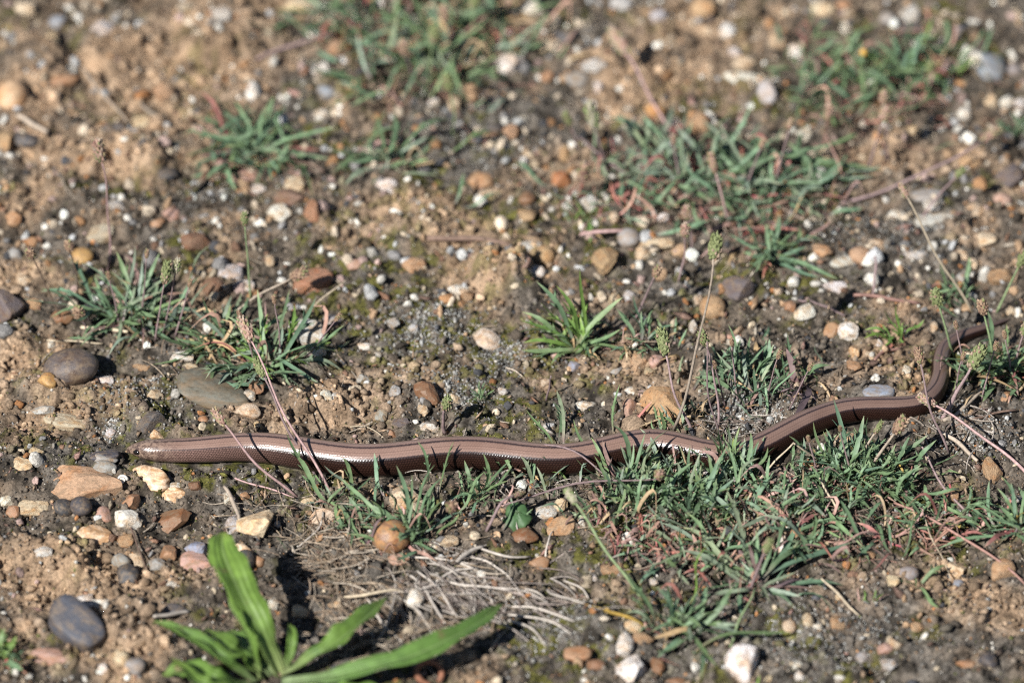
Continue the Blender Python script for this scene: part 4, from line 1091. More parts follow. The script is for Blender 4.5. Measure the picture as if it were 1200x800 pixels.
p = rosette(790, 505, 'tall plantain with upright flower stalks behind the slow worm arch', [(772, 477, 12, 'g', 778, 530), (726, 450, 18, 'g', 718, 508), (765, 470, 6, 'r', 745, 505), (745, 520), (810, 490), (780, 480)], 8, 16, 40, 'gs', spread=10, wither=6, wkinds='pd', seed=5)
stalk(p, (788, 506), (836, 302), 'g', 'w', 36, k=.86, width=2.2, hw=.75); stalk(p, (812, 506), (780, 414), 'g', 'm', 36, k=.72, width=2.2, hw=.7); stalk(p, (846, 520), (828, 400), 'g', 'm', 0, k=.8, width=1.6)
p = rosette(1053, 402, 'small grassy bright green tuft on bare soil', [(1013, 387), (1037, 364), (1050, 357), (1060, 377), (1012, 396), (1068, 380), (1030, 410)], 5, 18, 36, 'y', el=(20, 70), spread=4, wither=3, wkinds='rp')
p = rosette(1168, 436, 'green plantain growing over the slow worm tail', [(1090, 357, 6, 'g', 1124, 374), (1158, 364), (1097, 415), (1135, 348, 9, 'g', 1152, 370), (1198, 407), (1205, 447), (1157, 467), (1120, 414), (1133, 440), (1180, 380), (1130, 425), (1150, 455), (1190, 430), (1175, 400), (1205, 425)], 34, 25, 72, 'gbg', az=(165, 385), spread=15, wither=14, wkinds='prd', wscale=1.1, k=.6)
for a_, b_ in (((1130, 440), (1121, 384)), ((1185, 450), (1178, 395)), ((1150, 470), (1166, 408)), ((1120, 470), (1128, 420))):
    stalk(p, a_, b_, 'b', 'm', 14, width=1.4, hw=.7)
stalk(p, (1117, 418), (1100, 356), 'g', 'g', 26, width=2.0); stalk(p, (1166, 430), (1153, 366), 'b', 'g', 22, width=2.2); stalk(p, (1168, 366), (1194, 312), 'g', 'g', 36, width=1.8, hw=.6); stalk(p, (1140, 366), (1062, 230), 'p', 't', 22, width=1.9, hw=.6, k=.75)
stalk(p, (1103, 492), (1138, 430), 'g', 'm', 36, k=.7, width=3.2, hw=.75)
stalk(p, (1186, 440), (1200, 390), 'g', 'm', 20, width=1.8)
p = rosette(1118, 350, 'thin grassy plantain behind the slow worm tail', [(1100, 330), (1130, 330), (1085, 340), (1150, 335)], 12, 18, 44, 'gb', spread=10, wither=6, wkinds='rp')
p = rosette(985, 556, 'thick blue-green tuft in front of the slow worm rear half', [(977, 467, 22), (953, 494), (1013, 487), (940, 520), (1000, 500), (965, 505), (1030, 520), (925, 540), (915, 560), (990, 515)], 52, 22, 52, 'bbg', el=(12, 75), spread=18, wither=8, wkinds='pd')
for a_, b_ in (((1000, 560), (985, 504)), ((960, 560), (948, 516))):
    stalk(p, a_, b_, 'b', 'm', 12, width=1.4, hw=.7)
stalk(p, (1020, 546), (1050, 505), 'b', 'w', 28, k=.9, width=2.6, hw=.9); stalk(p, (1008, 536), (1026, 506), 'g', 'w', 22, k=.9, width=2.2, hw=.5)
p = rosette(1038, 566, 'spreading green tuft with long leaves beside the thick blue-green tuft', [(1080, 544), (1093, 624), (1060, 594), (1075, 570), (1090, 600), (1085, 585), (1050, 520), (1100, 560)], 48, 25, 58, 'gbg', el=(6, 60), spread=20, wither=12, wkinds='prod')
stalk(p, (1112, 530), (1078, 424), 'b', 'm', 22, k=.75, width=2.0, hw=.8); stalk(p, (1205, 556), (1094, 474), 'p', 'p', 26, z=20, width=2.4, hw=.75); stalk(p, (1150, 620), (1075, 515), 'b', 'm', 0, z=10, width=2.0)
p = rosette(955, 580, 'low tangled green leaves left of the thick tuft beside pink withered leaves', [(1010, 640, 4), (1020, 660, 3), (1000, 610), (940, 560)], 30, 22, 50, 'gb', el=(3, 40), spread=16, wither=14, wkinds='pp')
p = rosette(826, 606, 'upright pale-green clump in front of the slow worm arch', [(830, 534), (809, 521, 14), (854, 521, 16), (844, 535), (852, 572), (800, 618), (862, 560), (815, 545), (840, 560), (800, 575)], 34, 25, 62, 'sgbg', el=(15, 78), spread=15, wither=14, wkinds='ppd')
stalk(p, (800, 560), (776, 556), 'p', 'm', 28, z=22, hw=.8)
p = rosette(745, 590, 'row of upright blades touching the slow worm arch', [(756, 508), (727, 521), (742, 519), (781, 504), (692, 512, 16, None, 716, 572), (707, 516, 14, 'p', 726, 566), (717, 497, 18), (697, 534, 14, None, 724, 604), (770, 540), (735, 545), (760, 560), (700, 560)], 30, 28, 66, 'gbgs', el=(20, 80), spread=16, wither=10, wkinds='pd')
p = rosette(785, 566, 'crowded blue-green blades below the slow worm arch', [(795, 520, 14), (765, 530), (812, 540), (778, 540)], 34, 24, 56, 'bgs', el=(10, 75), spread=17, wither=12, wkinds='ppd')
p = rosette(862, 560, 'bushy green blades where the slow worm dips', [(842, 502, 22, 'g', 848, 562), (854, 496, 24, 's', 858, 564), (866, 500, 24, 'g', 864, 566), (880, 506, 22, 'b', 874, 566), (848, 514, 18, 'b', 856, 566), (890, 514, 20, 'g', 880, 568), (832, 508, 20, 's', 842, 564), (860, 512, 18, 'y', 870, 566), (872, 512, 18, 's', 862, 568), (838, 518, 17, 'g', 852, 566), (900, 524, 15, 'g', 884, 566), (826, 522, 15, 'b', 838, 564)], 30, 24, 58, 'gbgs', el=(25, 85), spread=15, wither=16, wkinds='pdp')
p = rosette(905, 600, 'pink and green litter-choked plantain behind the purple-stemmed rosette', [(870, 585), (935, 580), (925, 570)], 24, 24, 56, 'gbs', el=(5, 50), spread=20, wither=34, wkinds='pppr')
p = rosette(712, 610, 'half-withered plantain beside the tan flat chip', [(735, 590, 6), (690, 620, 3)], 12, 20, 50, 'gb', el=(4, 45), spread=14, wither=18, wkinds='ppd')
p = rosette(1130, 610, 'flattened plantain with red stems and a yellowed leaf on bare soil', [(1100, 575, 8), (1135, 617, 3, 'o', 1100, 612), (1160, 628, 3, 'r', 1105, 632), (1090, 640, 3, 'p'), (1165, 590, 5)], 14, 22, 50, 'gb', el=(3, 35), spread=18, wither=16, wkinds='prp')
p = rosette(840, 655, 'grey-green plantain crowding the purple-stemmed rosette', [(805, 600, 14), (790, 640, 5), (850, 615, 14)], 18, 28, 60, 'sbg', el=(6, 55), spread=14, wither=12, wkinds='ppr')
p = rosette(945, 630, 'sprawling toothed plantain right of the purple-stemmed rosette', (), 16, 28, 64, 'bsg', el=(3, 35), spread=20, wither=16, wkinds='ppr')
p = rosette(1060, 625, 'thin sprawling plantain among pink stems beside the tiny red pebble', (), 12, 26, 60, 'gb', el=(3, 30), spread=20, wither=18, wkinds='pprd')
p = rosette(790, 655, 'pink and grey-green sprawl below the knot of curled leaves', (), 14, 26, 60, 'sbg', el=(4, 40), spread=20, wither=18, wkinds='ppr')
p = rosette(752, 634, 'knot of curled pink withered leaves', (), 4, 20, 40, 'gb', spread=16, wither=46, wkinds='pppr', name='withered_plantain', cat='plantain', group=None)
p = rosette(650, 560, 'scattered blades along the slow worm belly', [(617, 480, 14, 'g', 650, 528), (672, 491, 12, 'g', 702, 562), (590, 514, 12, 'g', 606, 562), (627, 537, 8, 'g', 620, 578), (632, 535, 9, 'y', 666, 566), (655, 530, 9, 'y', 681, 562), (653, 457, 14, 's', 661, 520), (648, 470, 10, 'g', 655, 520), (670, 516, 10, 'p', 690, 545)], 10, 18, 45, 'gs', el=(10, 60), spread=22, wither=8, wkinds='dp')
p = rosette(560, 588, 'green blades standing against the slow worm middle', [(612, 585, 9, 'g', 590, 622), (598, 582, 8, 's', 606, 622), (625, 596, 7, 'b', 600, 620), (567, 531, 14, 'g', 566, 582), (545, 539, 10, 'g', 550, 585), (532, 517, 16, 'g', 515, 578), (568, 552, 12, 'g', 534, 604), (598, 540, 12), (585, 560), (520, 590), (575, 575)], 14, 18, 46, 'gbg', spread=12, wither=5, wkinds='dp')
p = rosette(480, 632, 'green plantain beside the brown nut-like pebble', [(439, 562, 14, 'g', 460, 600), (489, 517, 20, 'b', 501, 568), (482, 556), (524, 556), (466, 590), (520, 586), (465, 545), (510, 544), (439, 530, 14, 'b', 449, 582), (500, 590), (545, 600, 6), (400, 560, 6), (405, 590, 5), (470, 600), (505, 570)], 18, 22, 56, 'ggb', el=(10, 65), spread=11, wither=6, wkinds='dp')
stalk(p, (534, 612), (529, 596), 'b', 'm', 26, z=14, hw=.9)
p = rosette(425, 612, 'thin plantain with purple stem left of the brown pebble', [(400, 535, 10), (440, 590), (395, 600), (410, 640, 3), (450, 605, 12, 'm', 430, 640)], 10, 20, 46, 'gb', el=(5, 50), spread=12, wither=8, wkinds='dp')
p = rosette(888, 688, 'purple-stemmed rosette of deeply toothed grey-green leaves', [(944, 592, 8, 'b'), (938, 610, 5, 'b'), (958, 616, 7, 'b'), (1000, 634, 5, 'b'), (988, 686, 3, 'b'), (852, 572, 14, 's'), (800, 618, 6, 's'), (798, 644, 6, 's'), (952, 650, 5, 'b'), (978, 718, 3, 'b'), (862, 684, 5, 'm'), (885, 620, 14, 'b'), (905, 640, 10, 'b'), (820, 660, 8, 's'), (812, 690, 4, 'b'), (840, 610, 14, 's'), (930, 712, 3, 'b'), (950, 690, 3, 'm')], 10, 30, 60, 'sbm', el=(3, 40), spread=7, wither=10, wkinds='pr', wscale=1.1)
stalk(p, (880, 690), (897, 645), 'g', 'm', 22, width=2.4, hw=.8)
stalk(p, (850, 770), (884, 690), 'g', 'g', 0, z=6, width=2)
p = rosette(800, 742, 'low tuft with a yellowed leaf beside the big white stone', [(733, 667, 16, 'g', 768, 736), (783, 684, 14, 'g', 796, 742), (683, 707, 4, 'o', 758, 738), (927, 740, 5, 'g', 815, 764), (810, 744), (830, 637, 26, 'y', 806, 712), (860, 687), (840, 716), (770, 770, 3), (742, 700, 12, 'g', 770, 740), (820, 690), (790, 700), (860, 730), (840, 780), (890, 790, 9, 'y', 885, 812), (822, 795)], 18, 28, 62, 'gbs', el=(5, 55), spread=12, wither=8, wkinds='prd', wscale=1.1)
stalk(p, (752, 702), (673, 588), 'w', 'g', 22, z=28, width=2.2, hw=.75)
p = rosette(1197, 622, 'flat green rosette at the foot of bare soil beside pink stems', [(1173, 557), (1143, 584), (1133, 590), (1100, 642, 4), (1185, 565), (1150, 600), (1128, 628, 4), (1205, 560), (1215, 600)], 16, 25, 62, 'gb', el=(5, 50), spread=8, wither=8, wkinds='ro')
p = rosette(1075, 690, 'four-leaved green sprig on dark soil', [(1052, 677, 4, 'g'), (1100, 711, 3, 'g'), (1108, 661, 8, 'g'), (1072, 676, 4, 'g')], 0, spread=2, name='seedling', cat='seedling', group=None)
p = rosette(1020, 704, 'few short blades beside the dark grit', [(1010, 690), (1028, 690), (1036, 695)], 3, 10, 22, 'gy', spread=6, wither=4, wkinds='pr', group=None)
p = rosette(8, 775, 'green weed with a yellowed leaf beside the slate slab', [(28, 768, 5, 'o'), (20, 745, 8, 'y'), (32, 790, 3, 'r'), (5, 735, 10, 'g'), (-20, 760)], 8, 20, 40, 'yg', spread=6, wither=3, wkinds='ro', wscale=2.0, group=None, name='weed', cat='weed')
p = rosette(562, 470, 'tiny feathery green sprig behind the slow worm', [(556, 448), (562, 446), (568, 447), (574, 452), (550, 455), (545, 470), (580, 456)], 10, 8, 18, 'g', el=(25, 80), spread=4, wscale=.8, name='sprig', cat='sprig', group=None)
stalk(p, (522, 508), (522, 478), 'g', 'm', 24, k=.95, width=3.0, hw=.9)

# lobed leaf on its own short stem
def sheet(name, rows, mat, parent, thick=.0005, tvals=None):
    """a leaf blade from rows of points, given thickness"""
    R = len(rows); K = len(rows[0]); V, F, T, U = [], [], [], []
    for sgn in (0, 1):
        for i, row in enumerate(rows):
            for j, q in enumerate(row):
                V.append(q - Vector((0, 0, thick)) * sgn); T.append(i / (R - 1)); U.append(2 * j / (K - 1) - 1)
    o2 = R * K
    for i in range(R - 1):
        for j in range(K - 1):
            a = i * K + j
            F.append((a, a + 1, a + K + 1, a + K)); F.append((o2 + a, o2 + a + K, o2 + a + K + 1, o2 + a + 1))
    for i in range(R - 1):
        for j in (0, K - 1):
            a = i * K + j; F.append((a, a + K, o2 + a + K, o2 + a) if j == 0 else (a, o2 + a, o2 + a + K, a + K))
    for i in (0, R - 1):
        for j in range(K - 1):
            a = i * K + j; F.append((a, o2 + a, o2 + a + 1, a + 1) if i == 0 else (a, a + 1, o2 + a + 1, o2 + a))
    return link_mesh(name, [tuple(v) for v in V], F, mat, parent, smooth=True, attrs={'t': T, 'u': U})

def broad_leaf(root, ctrl, width, mat, fold=.35, roll=0.0, wav=.07, seed=0):
    """ctrl: picture x, y and height in mm of points on the midrib"""
    P = []
    for (x, y, z) in ctrl:
        g = on_ground(x, y, z * .00112); P.append(tuple(g - root.location))
    P = catmull(np.array(P), 9); n = len(P)
    rr = random.Random(seed); ph = rr.uniform(0, 6)
    rows = []
    for i in range(n):
        t = i / (n - 1)
        tg = Vector(P[min(i + 1, n - 1)] - P[max(i - 1, 0)]).normalized()
        sd = tg.cross(Vector((0, 0, 1))); sd = sd.normalized() if sd.length > .05 else Vector((1, 0, 0))
        sd = Matrix.Rotation(roll, 3, tg) @ sd
        nr = sd.cross(tg)
        prof = (.34 + .66 * math.sin(min(1, t * 1.35) * math.pi * .5)) * (1 - t ** 4.5) + .015
        w = width * S * .5 * prof
        row = []
        for j in range(9):
            u = (j - 4) / 4
            e = 1 + (.13 * math.sin(t * 17 + ph + u) * math.sin(t * 31 + 2 * ph) if abs(u) == 1 else 0)
            q = Vector(P[i]) + sd * (u * w * e) + nr * (fold * w * abs(u) ** 1.2 + wav * w * math.sin(t * 21 + ph + (0 if u > 0 else 2)) * abs(u) * 3 - (.10 * w if j == 4 else 0) + (.04 * w if j in (2, 6) else 0))
            row.append(q)
        rows.append(row)
    return sheet('leaf', rows, mat, root, .00045)

root = plant_root('broad_leaved_plant', 318, 800, 'broad-leaved green plant with long ribbed leaves, one standing upright', 'weed')
BL = LM['B']
broad_leaf(root, [(328, 790, 2), (308, 745, 14), (280, 690, 26), (262, 645, 33), (262, 622, 35)], 46, BL, .30, .12, seed=1)
broad_leaf(root, [(302, 796, 2), (296, 760, 14), (283, 730, 20), (268, 708, 22)], 22, BL, .9, .9, seed=9)
broad_leaf(root, [(330, 800, 3), (400, 790, 12), (480, 768, 16), (550, 735, 15), (590, 706, 12)], 30, BL, .35, .1, seed=2)
broad_leaf(root, [(330, 792, 3), (380, 762, 12), (420, 730, 15), (455, 698, 12)], 32, BL, .5, -.2, seed=3)
broad_leaf(root, [(300, 800, 3), (262, 775, 12), (220, 748, 16), (180, 727, 15)], 20, BL, 1.2, .3, seed=4)
broad_leaf(root, [(310, 795, 2), (285, 770, 9), (265, 755, 12), (240, 735, 9)], 34, BL, .4, .2, seed=5)
broad_leaf(root, [(320, 790, 2), (300, 765, 6), (285, 748, 7), (268, 738, 5)], 32, BL, .3, 0, seed=6)
broad_leaf(root, [(300, 805, 2), (255, 795, 8), (220, 785, 9), (190, 790, 6)], 32, BL, .4, 0, seed=7)
broad_leaf(root, [(305, 810, 3), (270, 806, 12), (235, 800, 16), (200, 770, 14)], 26, BL, .6, .3, seed=8)
broad_leaf(root, [(340, 808, 3), (390, 815, 10), (430, 815, 12), (470, 825, 8)], 36, BL, .4, 0, seed=10)
broad_leaf(root, [(335, 785, 2), (340, 765, 8), (342, 745, 12), (338, 730, 12)], 12, BL, .9, .2, seed=11)

root = plant_root('lobed_seedling', 607, 630, 'small plant with one crinkled lobed green leaf and a purple arched stem', 'seedling')
def lobed(root, cx, cy, w, z, seed):
    rr = random.Random(seed); c = on_ground(cx, cy, z * .001) - root.location; rows = []
    for i in range(7):
        rad = i / 6; row = []
        for j in range(25):
            a = 2 * math.pi * j / 24
            R = w * .5 * S * rad * (1 + (.12 * math.cos(3 * a + seed) + .10 * math.sin(7 * a + 2 * seed) + .06 * math.cos(13 * a)) * rad)
            row.append(c + Vector((math.cos(a) * R, math.sin(a) * R * 1.0, .0005 * math.cos(4 * a + seed * 3) * rad + .0004 * math.sin(9 * a + 9 * rad) - .0018 * rad * rad + .003 * rad * math.sin(a))))
        rows.append(row)
    return sheet('leaf', rows, LM['L'], root, .0004)
lobed(root, 606, 600, 30, 4, 1)
stalk(root, (570, 622), (603, 580), 'p', 'm', 18, z=13, sag=5, width=2.4, hw=.6)

# yellow bud on the far red-leaved patch
q = on_ground(1012, 62, .012)
v, f = ICO[2]
bud = link_mesh('flower_bud', v * np.array([.0016, .0016, .0017]) * (1 + .15 * noise3(v, 6, 3))[:, None], [tuple(x) for x in f], simple_mat('bud_yellow', (.50, .29, .06)), None, True)
for o in COL.objects:
    if o.get('label', '').startswith('far plantain patch with many red'):
        bud.parent = o; bud.location = q - o.location

# ------------------------------------------------------------------ straws, twigs and litter
def straw(px1, px2, mat, label, width=2.6, z1=1.2, z2=1.5, bow=0.0, group=None, name='dry_straw', cat='straw', arch=0.0):
    a = on_ground(px1[0], px1[1], z1 * .001); b = on_ground(px2[0], px2[1], z2 * .001)
    d = b - a; side = Vector((-d.y, d.x, 0)).normalized()
    rr = random.Random(int(px1[0] * 5 + px2[1])); n = 9; pts, rad = [], []
    ph = rr.uniform(0, 6)
    for i in range(n + 1):
        t = i / n
        q = a.lerp(b, t) + side * (bow * d.length * math.sin(t * math.pi) + .015 * d.length * math.sin(t * 8 + ph))
        q.z += arch * .001 * math.sin(t * math.pi)
        q.z = max(q.z, float(ground_z(q.x, q.y)) + width * S * .4)
        pts.append(q); rad.append(width * .5 * S * (1.1 - .5 * abs(t - .4)))
    V, F = tube([p - a for p in pts], rad)
    o = link_mesh(name, [tuple(v) for v in V], F, SM[mat], None, True); o.location = a
    tag(o, label, cat, group)
    return o
G1 = 'bleached straws lying beside the brown pebble'
for (a, b, bow, ar, w) in [((478, 672), (520, 730), .04, 1, 3), ((490, 668), (536, 722), .03, 1, 2.6), ((470, 650), (560, 660), -.08, 2, 2.6), ((530, 655), (578, 706), .1, 2, 3), ((560, 640), (622, 652), -.28, 3, 3), ((500, 690), (560, 665), .1, 1, 2.4),
                       ((545, 690), (556, 716), .05, 1, 2.4), ((520, 680), (600, 690), -.1, 1.5, 2.4), ((595, 720), (670, 742), .08, 1, 2.4), ((600, 710), (672, 728), .05, 1, 2.2), ((596, 726), (640, 756), .1, 1, 2.6), ((640, 690), (686, 706), -.12, 1.5, 2.2),
                       ((615, 690), (640, 704), .1, 1, 2), ((455, 690), (510, 748), .06, 1, 2.6), ((430, 700), (470, 752), -.05, 1, 2.4), ((660, 680), (690, 700), .06, 1, 2), ((500, 660), (545, 690), .12, 2, 2.2), ((540, 650), (600, 678), .06, 1, 2.4),
                       ((640, 655), (649, 622), .05, 2, 2), ((455, 665), (440, 750), .1, 1, 2)]:
    straw(a, b, 'L', 'bleached dry grass straw lying in the thatch beside the brown nut-like pebble', w, bow=bow, arch=ar, group=G1)
straw((536, 658), (566, 640), 'L', 'thick forked bleached straw above the thatch', 5, 3, 4, .1)
straw((222, 716), (180, 722), 'L', 'pale split straw on the soil beside the upright broad leaf', 4.5, 2, 3)
straw((136, 598), (170, 668), 'k', 'thin dark twig sloping down from the white chip', 2, 3, 2, .06, name='twig', cat='twig')
straw((963, 677), (1006, 720), 't', 'straight pale straw beside the purple-stemmed rosette', 2.6, 4, 1.5)
straw((980, 595), (960, 560), 't', 'bent yellow straw in the thick blue-green tuft', 2.6, 3, 8, name='dry_straw')
straw((890, 560), (930, 518), 't', 'bent pale straw leaning over the slow worm', 2, 4, 16)
straw((930, 519), (958, 538), 't', 'short pale straw folded down from the bent straw', 2, 15, 5)
straw((1046, 590), (1205, 690), 'r', 'long reddish stem trailing over bare soil', 3, 2, 2, .04, name='twig', cat='twig', arch=3)
straw((985, 625), (1060, 690), 'k', 'thin dark stem beside the four-leaved sprig', 1.8, 3, 1.5, name='twig', cat='twig')
straw((1080, 600), (1115, 680), 't', 'thin pale stem slanting to the orange chip', 1.6, 3, 2, name='twig', cat='twig')
straw((590, 590), (775, 560), 'm', 'long thin mauve stem lying across the blades', 2.2, 5, 14, .03, name='twig', cat='twig', arch=2)
straw((625, 520), (715, 560), 'm', 'thin pale stem slanting across the slow worm', 2.2, 8, 9, -.05, name='twig', cat='twig', arch=7)
straw((1100, 505), (1145, 540), 'w', 'tattered pale dead stem beneath the pink spike', 5, 5, 3, .06, name='twig', cat='twig')
straw((1105, 495), (1150, 455), 'w', 'tattered grey dead stem beside the slow worm tail', 5, 4, 6, -.06, name='twig', cat='twig')
straw((1120, 500), (1190, 480), 'k', 'forked dark twig on the soil beside the tail', 3, 3, 3, .05, name='twig', cat='twig')
straw((95, 383), (150, 388), 't', 'long pale flat straw under the leafy tuft', 4.5, 2, 2, name='dry_straw')
straw((55, 398), (120, 402), 't', 'short pale straw beneath the leafy tuft', 2, 1.5, 1.5)
straw((935, 352), (990, 370), 'm', 'grey twig beside the cream white stone', 3, 2, 2, .04, name='twig', cat='twig')
straw((1000, 345), (1078, 356), 'r', 'red brown fallen stem beyond the white chip', 4.5, 3, 2, .03, name='twig', cat='twig')
straw((1025, 300), (1022, 345), 'm', 'short grey upright twig beyond the red brown stem', 3, 10, 2, .05, name='twig', cat='twig')
straw((1024, 422), (1056, 408), 'r', 'small red brown dead stem under the grassy tuft', 4, 2, 2, .12, name='twig', cat='twig')
straw((300, 70), (390, 40), 'm', 'far grey twig beside the great tan clod', 4, 3, 4, .05, name='twig', cat='twig')
straw((20, 135), (55, 155), 'w', 'pale grey twig beside the big peach pebble', 6, 3, 3, name='twig', cat='twig')
straw((165, 122), (200, 150), 'w', 'short pale twig on the crumbly soil', 4, 5, 2, name='twig', cat='twig')
straw((95, 80), (150, 145), 'w', 'thin far stem with a green tip on the crumbly soil', 3, 12, 2, name='twig', cat='twig')
straw((680, 275), (740, 272), 'p', 'pink curved stem by the grey round pebble', 4, 2, 3, -.1, name='twig', cat='twig', arch=3)
straw((500, 280), (600, 288), 'k', 'curved dark root over the clods', 7, 2, 2, .08, name='rootlet', cat='rootlet')
straw((410, 500), (446, 510), 't', 'fine curved rootlet behind the slow worm', 1.6, 1.5, 1.5, .2, name='rootlet', cat='rootlet')
straw((400, 700), (470, 690), 't', 'curved tan stem across the dry grass', 3, 2, 3, -.15, name='twig', cat='twig', arch=3)
straw((275, 560), (345, 582), 'p', 'thin pink stem fallen below the slow worm neck', 2, 3, 2, name='twig', cat='twig')
straw((262, 570), (280, 615), 'w', 'grey split stem beside the pale grey pebble', 5, 4, 2, .06, name='twig', cat='twig')
straw((380, 600), (350, 640), 'L', 'bleached straw hooked over the thin plantain foot', 2.4, 4, 2, .1)

# rust-brown curled ring of dead bark
c = on_ground(503, 789, .0035)
pts = []; rad = []
for i in range(19):
    a = math.radians(-40 + i * 17.5)
    pts.append(Vector((math.cos(a) * .0048, math.sin(a) * .003, math.sin(a) * .0032 + .001 * math.sin(a * .5)))); rad.append(.0011 + .0002 * math.sin(i))
V, F = tube(pts, rad, 7)
o = link_mesh('curled_bark', [tuple(v) for v in V], F, simple_mat('bark_rust', (.27, .12, .07)), None, True); o.location = c
tag(o, 'rust brown curled ring of dead bark in front of the broad leaf', 'bark')
# little pale snail shell by the slow worm head
c = on_ground(143, 563, .0014); pts = []; rad = []
for i in range(40):
    a = i * .42; R = .0021 * math.exp(-i * .05)
    pts.append(Vector((math.cos(a) * R, math.sin(a) * R * .5, math.sin(a) * R * .85 + .0004))); rad.append(.0007 * math.exp(-i * .045))
V, F = tube(pts, rad, 7)
o = link_mesh('snail_shell', [tuple(v) for v in V], F, simple_mat('shell_pale', (.62, .58, .52), .4, .05), None, True); o.location = c
tag(o, 'tiny pale coiled snail shell below the slow worm head', 'shell')

# ------------------------------------------------------------------ what nobody could count: crumbs, grit, moss, thatch
def worm_clear(x, y, extra=0.0):
    d = np.full(x.shape, 1.0)
    for k in range(0, len(WPTS), 3):
        d = np.minimum(d, np.hypot(x - WPTS[k, 0], y - WPTS[k, 1]) - WRAD[k])
    return d > extra

def scatter(n, rx=(-.275, .275), ry=(-.27, .31)):
    return RNG.uniform(rx[0], rx[1], n), RNG.uniform(ry[0], ry[1], n)

def rot_mats(n):
    q = RNG.normal(size=(n, 4)); q /= np.linalg.norm(q, axis=1)[:, None]
    w, x, y, z = q.T
    return np.stack([np.stack([1 - 2 * (y * y + z * z), 2 * (x * y - z * w), 2 * (x * z + y * w)], -1), np.stack([2 * (x * y + z * w), 1 - 2 * (x * x + z * z), 2 * (y * z - x * w)], -1), np.stack([2 * (x * z - y * w), 2 * (y * z + x * w), 1 - 2 * (x * x + y * y)], -1)], 1)

OCT = (np.array([(1, 0, 0), (0, 1, 0), (-1, 0, 0), (0, -1, 0), (0, 0, 1), (0, 0, -1)], float), np.array([(0, 1, 4), (1, 2, 4), (2, 3, 4), (3, 0, 4), (1, 0, 5), (2, 1, 5), (3, 2, 5), (0, 3, 5)]))

def mesh_verts(me):
    a = np.empty(len(me.vertices) * 3, np.float32); me.vertices.foreach_get('co', a); return a.reshape(-1, 3).astype(float)
BROKEN = [mesh_verts(stone_mesh(k, 2, 900 + i)) for i, k in enumerate(['angular', 'lump', 'angular', 'angular', 'angular', 'lump', 'angular', 'round', 'angular', 'angular'])]
def bits(name, x, y, size, cols, shape, mat, sink=.25, rough=.28, smooth=False):
    v, f = shape; n = len(x); K = len(v)
    sc = size[:, None] * RNG.uniform(.5, 1.4, (n, 3)); sc[:, 2] *= .8
    if len(v) == len(BROKEN[0]):
        v = np.array(BROKEN)[RNG.integers(0, len(BROKEN), n)]
    else:
        v = v[None]
    vv = v * RNG.uniform(1 - rough, 1 + rough, (n, K, 1)) * sc[:, None, :]
    vv = np.einsum('nij,nkj->nki', rot_mats(n), vv)
    z = ground_z(x, y) + size * (.5 - sink)
    vv += np.stack([x, y, z], -1)[:, None, :]
    ff = (f[None] + (np.arange(n) * K)[:, None, None]).reshape(-1, 3)
    cc = np.repeat(cols, K, axis=0)
    return link_mesh(name, vv.reshape(-1, 3), ff, mat, None, smooth, cols=cc)

def pick(n, pal, wts):
    w = np.array(wts, float); w /= w.sum()
    i = RNG.choice(len(pal), n, p=w)
    return np.array(pal)[i] * RNG.uniform(.72, 1.25, (n, 1))

# soil crumbs, coloured like the soil they broke from
n = 27000
x, y = scatter(n); ok = worm_clear(x, y, .0004); x, y = x[ok], y[ok]
mk = masks(x, y); size = np.exp(RNG.normal(math.log(.00072), .5, len(x))) * (.75 + .6 * mk[2]); size = np.clip(size, .0003, .0030)
c = soil_colour(x, y, RNG.random(len(x)), RNG.random(len(x)), mk) * RNG.uniform(.5, 1.6, (len(x), 1))
o = bits('soil_crumbs', x, y, size, c, ICO[1], CRUMB, 0.0)
tag(o, 'loose crumbs of tan and grey soil', 'soil', kind='stuff')
# larger crumbs of the bare loam
n = 1500
x, y = scatter(n); mk = masks(x, y); ok = worm_clear(x, y, .0025) & (RNG.random(n) < .25 + .75 * mk[2]); x, y = x[ok], y[ok]; mk = masks(x, y)
size = np.clip(np.exp(RNG.normal(math.log(.0015), .42, len(x))), .0008, .0042)
c = soil_colour(x, y, RNG.random(len(x)), RNG.random(len(x)), mk) * RNG.uniform(.7, 1.35, (len(x), 1))
o = bits('soil_clods', x, y, size, c, ICO[2], CRUMB, .34, .18)
tag(o, 'knobbly little clods of dry tan loam', 'soil', kind='stuff')
# fine grit: dark, grey, white and orange grains
n = 62000
x, y = scatter(n); ok = worm_clear(x, y, .0003); x, y = x[ok], y[ok]
size = np.clip(np.exp(RNG.normal(math.log(.00042), .4, len(x))), .0002, .0013)
c = pick(len(x), [(.07, .065, .06), (.17, .15, .13), (.34, .30, .25), (.66, .62, .55), (.42, .22, .10), (.30, .20, .12), (.13, .14, .05)], [28, 24, 16, 5, 5, 18, 9])
o = bits('grit', x, y, size, c, OCT, CRUMB, .1, .3)
tag(o, 'fine dark and pale grit grains strewn on soil', 'grit', kind='stuff')
